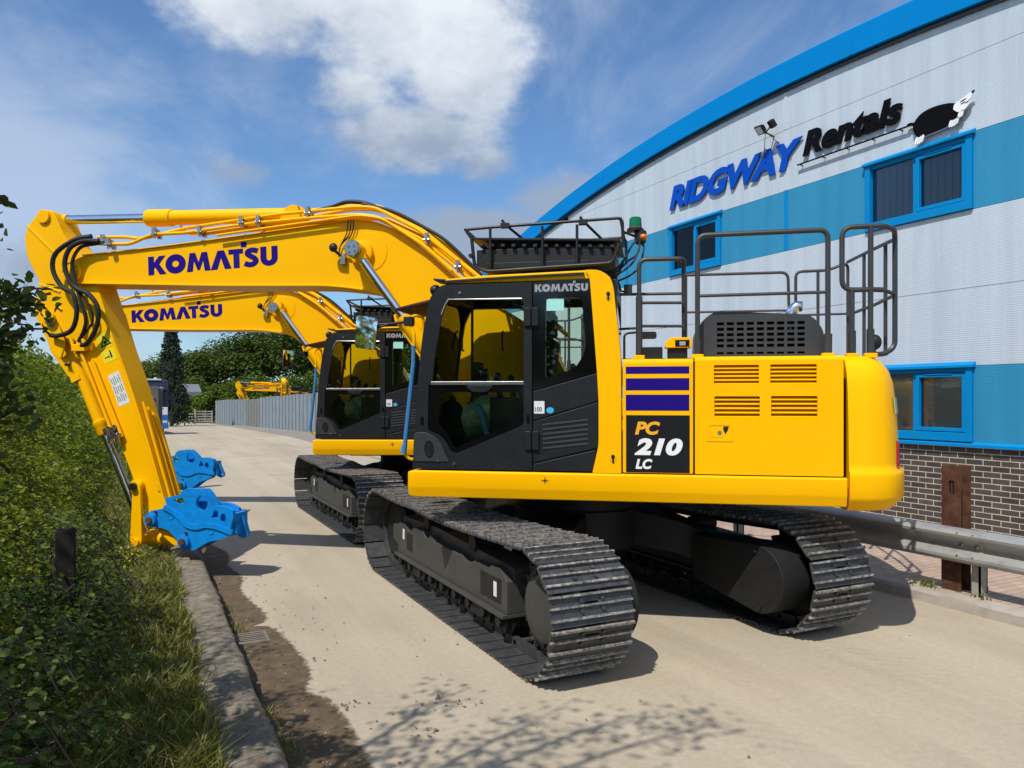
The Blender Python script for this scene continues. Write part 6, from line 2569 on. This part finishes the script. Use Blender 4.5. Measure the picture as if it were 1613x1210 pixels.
def build_hedge():
    PO, NO, SZ = [], [], []

    def section(u, s, g):
        """outline of the hedge across the verge, u from the foot of the face to the back of the top"""
        H = 2.85 + .55 * nz(s * .45, 3.3) + .32 * nz(s * 1.3, 7.1)
        face = -.30 + .12 * nz(s * .8, 1.2) + .08 * nz(s * 2.1, 4.2)
        if s < 6.5:
            face -= .035 * (6.5 - s)
        else:
            face -= min(.22, .05 * (s - 6.5))
        pts = [(face + .10, .22), (face - .12, .62), (face - .42, 1.10), (face - .82, 1.55), (face - 1.30, 2.0), (face - 1.85, H - .1), (face - 2.7, H + .25), (face - 3.7, H + .3)]
        t = u * (len(pts) - 1)
        i = min(int(t), len(pts) - 2)
        f = t - i
        x = pts[i][0] * (1 - f) + pts[i + 1][0] * f
        z = pts[i][1] * (1 - f) + pts[i + 1][1] * f
        dx, dz = pts[i + 1][0] - pts[i][0], pts[i + 1][1] - pts[i][1]
        L = math.hypot(dx, dz)
        return x, z + g, dz / L, -dx / L
    PP, NP, SP, PB, NB, SB = [], [], [], [], [], []
    for s0, s1, n, sz in ((2.0, 5.0, 24000, .039), (5.0, 9.0, 26000, .046), (9.0, 15.0, 24000, .058), (15, 28, 17000, .09), (28, 46, 9000, .16)):
        for _ in range(n):
            s = rng.uniform(s0, s1)
            u = rng.random() ** .85
            x, z, nx, nz_ = section(u, s, gz(s))
            bump = .20 * nz(s * 1.9, u * 6.0, 2.0) + .13 * nz(s * 5.0, u * 15.0, 5.0)
            d = bump + .05 - abs(rng.normal()) * .15
            if bump < -.07 and rng.random() < .6:
                continue
            p = (x + nx * d, s + rng.normal() * .03, z + nz_ * d)
            nn = (nx * .6 + rng.normal() * .55, rng.normal() * .6, .75 + nz_ * .4 + rng.normal() * .5)
            tone = nz(s * .75, u * 3.2, 12.0) + .5 * nz(s * 2.3, u * 8.0, 15.0) + rng.normal() * .10
            k = sz * rng.uniform(.5, 1.45)
            if rng.random() < .035 + (.10 if nz(s * 1.1, u * 4.0, 31.0) > .22 else 0):
                PB.append(p), NB.append(nn), SB.append(k * .75)
            elif tone > -.03:
                PP.append(p), NP.append(nn), SP.append(k * .85)
            else:
                PO.append(p), NO.append(nn), SZ.append(k)
    # upright shoots breaking the outline
    for _ in range(230):
        s = rng.uniform(3.2, 26)
        x, z, nx, nz_ = section(rng.uniform(.55, .95), s, gz(s))
        h = rng.uniform(.15, .75)
        lean = rng.normal(size=2) * .12
        for k in range(int(14 + 20 * h)):
            t = rng.random()
            PO.append((x + lean[0] * t + rng.normal() * .04, s + lean[1] * t + rng.normal() * .04, z + h * t))
            NO.append((rng.normal(), rng.normal(), .8))
            SZ.append(.05 * rng.uniform(.7, 1.3) * (1 + s / 30))
    me = leaf_mesh('hedge', np.array(PO), np.array(NO), np.array(SZ), 'hedge_leaf', LEAF6, .95)
    o = obj('hedge', me)
    tag(o, 'tall dense green hedge running along the left verge', 'hedge')
    obj('pale_growth', leaf_mesh('pale_growth', np.array(PP), np.array(NP), np.array(SP), 'hedge_pale', LEAF6, .8), o)
    obj('dead_growth', leaf_mesh('dead_growth', np.array(PB), np.array(NB), np.array(SB), 'hedge_dead', LEAF6, .7), o)
    # dark woody inside of the hedge
    m = MB()
    rnd = random.Random(8)
    for k in range(60):
        s = rnd.uniform(2.6, 16)
        u = rnd.uniform(.12, .6)
        x, z, nx, nz_ = section(u, s, gz(s))
        p = [V(x - .30, s, z - .35)]
        for j in range(3):
            p.append(p[-1] + V(rnd.uniform(.0, .14), rnd.uniform(-.15, .15), rnd.uniform(.10, .18)))
        m.tube(smooth_path(p, 3), [.007 - .0005 * i for i in range(10)], 5)
    m.build('stem', 'twig_bark', o)
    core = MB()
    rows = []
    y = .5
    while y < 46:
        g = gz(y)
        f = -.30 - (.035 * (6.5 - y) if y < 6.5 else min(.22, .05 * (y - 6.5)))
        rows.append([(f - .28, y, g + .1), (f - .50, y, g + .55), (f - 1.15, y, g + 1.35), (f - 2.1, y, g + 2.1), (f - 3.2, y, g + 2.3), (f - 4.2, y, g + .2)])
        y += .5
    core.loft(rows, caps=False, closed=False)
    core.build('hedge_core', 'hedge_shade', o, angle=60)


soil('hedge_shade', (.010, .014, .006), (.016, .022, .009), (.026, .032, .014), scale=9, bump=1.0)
build_hedge()


def twig_cluster(PO, NO, SZ, p, n, spread, size, up=.5):
    for _ in range(n):
        d = rng.normal(size=3) * spread
        PO.append(tuple(np.array(p) + d))
        NO.append((rng.normal(), rng.normal(), up + abs(rng.normal())))
        SZ.append(size * rng.uniform(.65, 1.35))


def branchy(name, base, branches, leaf_n, spread, size, mat, label, cat, twig=(.12, .38)):
    """a tree from explicit limb paths: trunk, limbs and side twigs carrying leaves"""
    root = empty(name, base)
    m = MB()
    PO, NO, SZ = [], [], []
    rnd = random.Random(len(branches))
    for path, r, dens in branches:
        P = smooth_path([Vector(p) for p in path], 4)
        n = len(P)
        m.tube([p - Vector(base) for p in P], [max(.004, r * (1 - .8 * i / n)) for i in range(n)], 6)
        if dens <= 0:
            continue
        for i in range(n // 4, n):
            for k in range(2):
                d = Vector((rnd.uniform(-1, 1), rnd.uniform(-1, 1), rnd.uniform(-.3, .9))).normalized() * rnd.uniform(*twig)
                q = P[i] + d
                m.tube([P[i] - Vector(base), P[i] + d * .5 + V(0, 0, .02) - Vector(base), q - Vector(base)], [.006, .005, .003], 4)
                for t in (.35, .7, 1.0):
                    twig_cluster(PO, NO, SZ, P[i] + d * t - Vector(base), max(1, int(leaf_n * dens)), spread, size)
    m.build('trunk', 'bark', root, angle=60)
    me = leaf_mesh('crown', np.array(PO), np.array(NO), np.array(SZ), mat, LEAF6, 1.1)
    obj('crown', me, root)
    tag(root, label, cat)
    return root


# sapling whose twigs reach into the left edge of the view
branchy('sapling', (-.86, 3.55, .3), [
    ([(-.86, 3.55, .3), (-.82, 3.5, 1.2), (-.80, 3.52, 2.1), (-.72, 3.55, 2.75)], .03, .35),
    ([(-.80, 3.52, 1.9), (-.66, 3.56, 2.15), (-.53, 3.58, 2.36), (-.385, 3.58, 2.395)], .014, .6),
    ([(-.80, 3.52, 1.7), (-.70, 3.60, 1.95), (-.58, 3.66, 2.12), (-.46, 3.68, 2.24)], .012, .6),
    ([(-.80, 3.52, 2.1), (-.70, 3.60, 2.35), (-.60, 3.62, 2.60)], .010, .6),
    ([(-.80, 3.52, 1.5), (-.68, 3.70, 1.75), (-.55, 3.80, 2.02)], .012, .8),
    ([(-.82, 3.52, 1.5), (-1.0, 3.4, 1.9), (-1.1, 3.3, 2.4)], .012, .9),
    ([(-.80, 3.52, 1.8), (-.66, 3.75, 2.1), (-.54, 3.95, 2.42)], .010, .9),
    ([(-.82, 3.52, 1.9), (-.70, 3.42, 2.3), (-.58, 3.40, 2.66)], .010, .8),
    ([(-.80, 3.52, 1.3), (-.66, 3.65, 1.6), (-.52, 3.72, 1.90)], .010, 1.0),
    ([(-.82, 3.55, 1.6), (-.78, 4.0, 2.1), (-.70, 4.3, 2.5)], .012, 1.0),
    ([(-.82, 3.55, 1.4), (-.72, 4.1, 1.8), (-.62, 4.5, 2.15)], .012, 1.0)],
    11, .032, .040, 'tree_leaf', 'dark-leaved sapling reaching out of the hedge at the left edge', 'tree', (.05, .16))

# taller tree to the left of the viewpoint: its crown shades the near verge and its twigs dapple the road
lim = [([(-3.0, 1.2, .2), (-2.95, 1.3, 1.6), (-2.9, 1.5, 2.8), (-2.8, 1.7, 3.8), (-2.7, 1.8, 5.0)], .11, .0)]
for a, b in (((-2.9, 1.5, 2.6), (-1.35, 2.6, 4.6)), ((-2.9, 1.5, 2.8), (-.75, 2.4, 5.1)), ((-2.8, 1.7, 3.4), (-.30, 2.15, 5.25)), ((-2.8, 1.7, 3.6), (-.9, 3.1, 4.6)), ((-2.8, 1.7, 3.8), (-.1, 1.7, 5.6)), ((-2.8, 1.7, 3.2), (-1.2, 1.6, 5.2))):
    a, b = Vector(a), Vector(b)
    lim.append(([a, a.lerp(b, .4) + V(0, 0, .25), a.lerp(b, .75) + V(.05, .08, .12), b], .035, .45))
for b in ((-2.1, 4.2, 4.4), (-2.45, 3.4, 4.2), (-1.85, 3.7, 4.7), (-2.2, 5.0, 4.3), (-2.0, 4.6, 4.9)):
    a, b = V(-2.85, 1.6, 3.0), Vector(b)
    lim.append(([a, a.lerp(b, .4) + V(0, 0, .25), a.lerp(b, .75) + V(.05, .08, .12), b], .035, .40))
for k in range(13):
    an = k * 2.4
    b = V(-3.1 + 1.35 * math.cos(an), 1.75 + 1.35 * math.sin(an), 3.5 + .22 * (k % 7))
    a = V(-2.85, 1.6, 2.6 + .1 * k)
    lim.append(([a, a.lerp(b, .5) + V(0, 0, .2), b], .035, 1.75))
branchy('tree', (-3.0, 1.2, .2), lim, 12, .10, .050, 'tree_leaf', 'tree left of the viewpoint whose twig shadows fall across the near road', 'tree')


def build_brambles():
    """low arching brambles and nettles in front of the hedge"""
    PO, NO, SZ = [], [], []
    m = MB()
    rnd = random.Random(21)
    for k in range(190):
        s = rnd.uniform(2.3, 7.5)
        x = rnd.uniform(-.75, -.30) - .05 * max(0, 4.5 - s)
        h = rnd.uniform(.25, .75)
        d = V(rnd.uniform(-.1, .32), rnd.uniform(-.25, .25), 0)
        P = smooth_path([V(x, s, .22), V(x, s, .22 + h) + d * .3, V(x, s, .22 + h * 1.15) + d * .8, V(x, s, .22 + h * .8) + d * 1.35], 4)
        m.tube(P, .004, 4)
        for p in P[2:]:
            for j in range(6):
                PO.append((p.x + rnd.gauss(0, .045), p.y + rnd.gauss(0, .045), p.z + rnd.gauss(0, .03)))
                NO.append((rng.normal() * .5 + .25, rng.normal() * .5, 1))
                SZ.append(rnd.uniform(.022, .050))
    me = leaf_mesh('bramble', np.array(PO), np.array(NO), np.array(SZ), 'bramble_leaf', LEAF6, 1.2)
    o = obj('bramble', me)
    m.build('stem', 'twig_bark', o)
    tag(o, 'low tangle of broad-leaved brambles at the foot of the hedge, in shade', 'bramble')
    b = MB()
    b.tube([(-.62, 3.05, .62), (-.45, 3.3, .64), (-.30, 3.45, .63)], [.022, .02, .014], 7)
    tag(b.build('fallen_branch', 'bark'), 'broken grey branch lying level among the brambles', 'branch')


build_brambles()


def build_grass():
    P, H, W = [], [], []
    for s0, s1, n, hh in ((1.8, 5.0, 15000, .13), (5.0, 9.5, 13000, .105), (9.5, 18, 9000, .12), (18, 45, 7000, .2)):
        for _ in range(n):
            s = rng.uniform(s0, s1)
            x = rng.uniform(-.75, .42)
            edge = .36 + .10 * nz(s * 2.2, 3.0) + .05 * nz(s * 7.0, 2.0)
            if x > edge:
                if rng.random() < .97:
                    continue
            tuft = .6 + .9 * max(0, nz(s * 1.8, x * 2.6, 3.0) + .25)
            P.append((x, s, gz(s) + .20 + .03 * (x < .1)))
            H.append(hh * tuft * rng.uniform(.5, 1.5) * (1 + .8 * max(0, -x)))
            W.append(.0032 * rng.uniform(.7, 1.5) * (1 + s / 9))
    # tufts in the gutter
    for s in (3.1, 3.6, 3.9, 4.4, 4.9, 6.9, 7.6):
        for _ in range(45):
            P.append((.72 + abs(rng.normal()) * .05, s + rng.normal() * .09, .005))
            H.append(.06 * rng.uniform(.4, 1.4))
            W.append(.004)
    # weeds against the right-hand barrier posts
    for s, x in ((4.92, 7.03), (4.97, 7.04), (5.03, 7.02), (4.46, 7.06)):
        for _ in range(16):
            P.append((x + rng.normal() * .03, s + rng.normal() * .07, .12))
            H.append(.07 * rng.uniform(.3, 1.5))
            W.append(.006)
    P, H, W = np.array(P), np.array(H), np.array(W)
    N = len(P)
    a = rng.uniform(0, 2 * np.pi, N)
    side = np.stack([np.cos(a), np.sin(a), np.zeros(N)], 1)
    lean = rng.normal(size=(N, 2)) * .5
    up = np.stack([lean[:, 0], lean[:, 1], np.ones(N)], 1)
    mid = P + up * (H * .55)[:, None] * np.array([.5, .5, 1])
    tip = P + up * H[:, None] * np.array([1.1, 1.1, .92])
    vv = np.stack([P - side * W[:, None], P + side * W[:, None], mid + side * (W * .8)[:, None], mid - side * (W * .8)[:, None], tip + side * (W * .15)[:, None], tip - side * (W * .15)[:, None]], 1).reshape(-1, 3)
    q = np.array([[0, 1, 2, 3], [3, 2, 4, 5]])
    F = (np.arange(N)[:, None, None] * 6 + q[None]).reshape(-1, 4)
    o = obj('grass', raw_mesh('grass', vv, F, 'grass_blade'))
    tag(o, 'rough grass growing along the left verge and kerb', 'grass', kind='stuff')
    # broad weeds in the grass
    PO, NO, SZ = [], [], []
    for _ in range(2600):
        s = 2 + 10 * rng.random() ** 1.3
        x = rng.uniform(-.75, .25) ** 1 if rng.random() < .5 else rng.uniform(-.75, -.2)
        if nz(s * 1.4, x * 2.0, 9.0) < -.05:
            continue
        PO.append((x, s, .22 + rng.uniform(.01, .16)))
        NO.append((rng.normal() * .5, rng.normal() * .5, 1))
        SZ.append(rng.uniform(.02, .055))
    o = obj('weeds', leaf_mesh('weeds', np.array(PO), np.array(NO), np.array(SZ), 'bramble_leaf', LEAF6, 1.1))
    tag(o, 'low broad-leaved weeds scattered through the verge grass', 'weeds', kind='stuff')
    PO, NO, SZ = [], [], []
    for _ in range(90):
        PO.append((rng.normal() * .10 - .10, 9.0 + rng.normal() * .28, .34 + rng.normal() * .05))
        NO.append((rng.normal() * .4, rng.normal() * .4 - .3, 1))
        SZ.append(.022)
    o = obj('flowers', leaf_mesh('flowers', np.array(PO), np.array(NO), np.array(SZ), 'flower_yellow', LEAF6, 1.4))
    tag(o, 'small yellow flowers in the grass beside the arm tip of the front excavator', 'flowers', kind='stuff')


build_grass()


def build_litter():
    PO, NO, SZ = [], [], []
    for _ in range(190):
        s = rng.uniform(3.2, 9)
        x = .75 + abs(rng.normal()) * .35 if rng.random() < .6 else rng.uniform(.8, 3.2)
        PO.append((x, s, .006 + rng.uniform(0, .008)))
        NO.append((rng.normal() * .35, rng.normal() * .35, 1))
        SZ.append(rng.uniform(.010, .030))
    for cx, cy in ((1.55, 4.25), (1.72, 4.75), (1.9, 4.55), (1.25, 4.9)):
        for _ in range(9):
            PO.append((cx + rng.normal() * .06, cy + rng.normal() * .05, .008))
            NO.append((rng.normal() * .5, rng.normal() * .5, 1))
            SZ.append(rng.uniform(.015, .032))
    o = obj('leaf_litter', leaf_mesh('leaf_litter', np.array(PO), np.array(NO), np.array(SZ), 'dead_leaf', LEAF6, 1.2))
    tag(o, 'dry brown leaves scattered on the road and gutter', 'leaves', kind='stuff')
    m = MB()
    rnd = random.Random(6)
    for _ in range(130):
        s = rnd.uniform(3, 13)
        x = .72 + abs(rnd.gauss(0, .25)) if rnd.random() < .7 else rnd.uniform(.8, 6.8)
        r = rnd.uniform(.003, .011)
        m.ellipsoid((x, s, r * .5), r * rnd.uniform(.8, 1.4), r, r * .7, 6, 4)
    o = m.build('gravel', 'stone', None, angle=80)
    tag(o, 'small loose stones on the road and along the gutter', 'gravel', kind='stuff')
    a = MB()
    a.loft([[(6.62, 5.62, .004), (6.70, 5.60, .004), (6.66, 5.75, .03)], [(6.62, 5.62, .007), (6.70, 5.60, .007), (6.66, 5.75, .034)]])
    a.box(6.50, 6.66, 5.56, 5.565, .004, .010)
    tag(a.build('paper_scrap', 'sticker_white'), 'white paper scrap on the road beside the right-hand kerb', 'litter')


build_litter()


def crown_points(c, rx, ry, rz, n, clumps, size, PO, NO, SZ, flat=.55):
    """leaf clumps through an uneven crown"""
    cs = []
    for _ in range(clumps):
        d = rng.normal(size=3)
        d /= np.linalg.norm(d)
        d[2] = abs(d[2]) * 1.1 - .35
        r = rng.uniform(.45, 1.0)
        cs.append((np.array(c) + d * np.array([rx, ry, rz]) * r, rng.uniform(.20, .42) * (rx + rz) / 2))
    for _ in range(n):
        cc, rr = cs[rng.integers(len(cs))]
        d = rng.normal(size=3)
        d /= np.linalg.norm(d)
        q = cc + d * rr * (rng.random() ** .35) * np.array([1, 1, flat + .25])
        PO.append(q)
        NO.append(d * .6 + rng.normal(size=3) * .5 + np.array([0, 0, .7]))
        SZ.append(size * rng.uniform(.6, 1.4))


def build_woods():
    PO, NO, SZ = [], [], []
    rnd = random.Random(9)
    spots = []
    for k in range(44):
        t = k / 43
        x = -16 + 62 * t + rnd.uniform(-1.5, 1.5)
        y = 137 - 16 * t + rnd.uniform(-8, 12)
        h = 7.0 + 8.6 * min(1, max(0, (x - 1) / 16)) + rnd.uniform(-1.0, 1.3)
        spots.append((x, y, h))
    for x, y, h in spots:
        crown_points((x, y, h * .52), 4.2, 3.6, h * .5, 2600, 46, .36, PO, NO, SZ)
        crown_points((x + rnd.uniform(-2, 2), y - 6, 2.6), 3.6, 2.5, 2.8, 900, 24, .34, PO, NO, SZ)
    o = obj('woodland', leaf_mesh('woodland', np.array(PO), np.array(NO), np.array(SZ), 'wood_leaf', LEAF6, 1.3))
    tag(o, 'dark green wooded bank rising beyond the end of the road', 'woodland', kind='stuff')
    m = MB()
    rows = []
    for y, z in ((112, -1), (124, 1.5), (140, 4), (170, 5)):
        rows.append([(x, y, z * (.25 if x < 0 else 1) - .4) for x in (-60, -5, 12, 40, 100)])
    m.loft(rows, caps=False, closed=False)
    tag(m.build('hills', 'field'), kind='structure')
    bushes = [(6.4, 90.0, 3.4, 2.6, 6200, 'round bright green bush nearest the timber gate'), (9.2, 89.5, 4.8, 3.0, 7000, 'broad light green bush behind the left part of the grey fence'),
              (13.6, 88.0, 6.2, 3.4, 7000, 'tall pale green bush behind the far excavator boom'), (18.4, 86.5, 6.6, 3.6, 6000, 'dark green bush showing between the boom and cab of the second excavator'),
              (4.2, 94.0, 2.9, 2.3, 4200, 'low dark bush beneath the spruce tree'), (-1.6, 84.0, 4.6, 2.6, 4200, 'loose green bush behind the lorry')]
    for i, (x, y, h, r, n, lab) in enumerate(bushes):
        PO, NO, SZ = [], [], []
        crown_points((0, 0, h * .45), r, r * .8, h * .55, n, 30, .24, PO, NO, SZ, .7)
        o = obj('bush', leaf_mesh('bush', np.array(PO), np.array(NO), np.array(SZ), 'bank_leaf', LEAF6, 1.2))
        o.location = (x, y, gz(y))
        st = MB()
        for k in range(7):
            a = k * .9
            st.tube([(.2 * math.cos(a), .2 * math.sin(a), -.2), (r * .35 * math.cos(a), r * .35 * math.sin(a), h * .4), (r * .6 * math.cos(a), r * .6 * math.sin(a), h * .7)], [.05, .035, .015], 5)
        st.build('stem', 'bark', o)
        tag(o, lab, 'bush')


build_woods()


def build_belt():
    PO, NO, SZ = [], [], []
    rnd = random.Random(14)
    for k in range(15):
        x, y, h = rnd.uniform(-17, -9), -18 + 2.0 * k + rnd.uniform(-1, 1), rnd.uniform(5.0, 8.5)
        crown_points((x, y, h * .5), 2.4, 2.2, h * .5, 1500, 24, .26, PO, NO, SZ)
    o = obj('tree_belt', leaf_mesh('tree_belt', np.array(PO), np.array(NO), np.array(SZ), 'wood_leaf', LEAF6, 1.2))
    tag(o, 'belt of trees beyond the left hedge, seen only in the mirror and the window reflections', 'trees', kind='stuff')


build_belt()


def build_spruce():
    root = empty('spruce_tree', (2.72, 72.3, -.55))
    t = MB()
    t.tube([(0, 0, -.2), (.03, 0, 4), (0, .02, 9.6)], [.17, .11, .02], 8)
    t.build('trunk', 'bark', root)
    b = MB()
    PO, NO, SZ = [], [], []
    rnd = random.Random(12)
    z = .9
    while z < 9.4:
        Rm = 1.75 * (1 - z / 10.2) ** .8 + .10
        for k in range(7):
            a = rnd.uniform(0, 2 * math.pi)
            Lb = Rm * rnd.uniform(.7, 1.15)
            d = V(math.cos(a), math.sin(a), 0)
            P = [V(0, 0, z), V(0, 0, z + .10) + d * Lb * .4, V(0, 0, z - .12 * Lb) + d * Lb * .8, V(0, 0, z - .10 * Lb) + d * Lb]
            b.tube(P, [.03, .022, .014, .006], 4)
            for i in range(26):
                f = rnd.random() ** .7
                p = V(0, 0, z + .08 - .2 * f * f * Lb) + d * Lb * f
                hang = rnd.random() * .55 * (.4 + f)
                PO.append((p.x + rnd.gauss(0, .06), p.y + rnd.gauss(0, .06), p.z - hang))
                NO.append((d.x + rnd.gauss(0, .5), d.y + rnd.gauss(0, .5), .25))
                SZ.append(rnd.uniform(.16, .34))
        z += .155
    b.build('branch', 'bark', root)
    # hanging sprays: narrow leaves pointing down
    PO, NO, SZ = np.array(PO), np.array(NO), np.array(SZ)
    obj('crown', leaf_mesh('crown', PO, NO, SZ, 'spruce_needle', LEAF6, .62), root)
    tag(root, 'tall dark spruce with drooping branches behind the lorry', 'tree')


build_spruce()
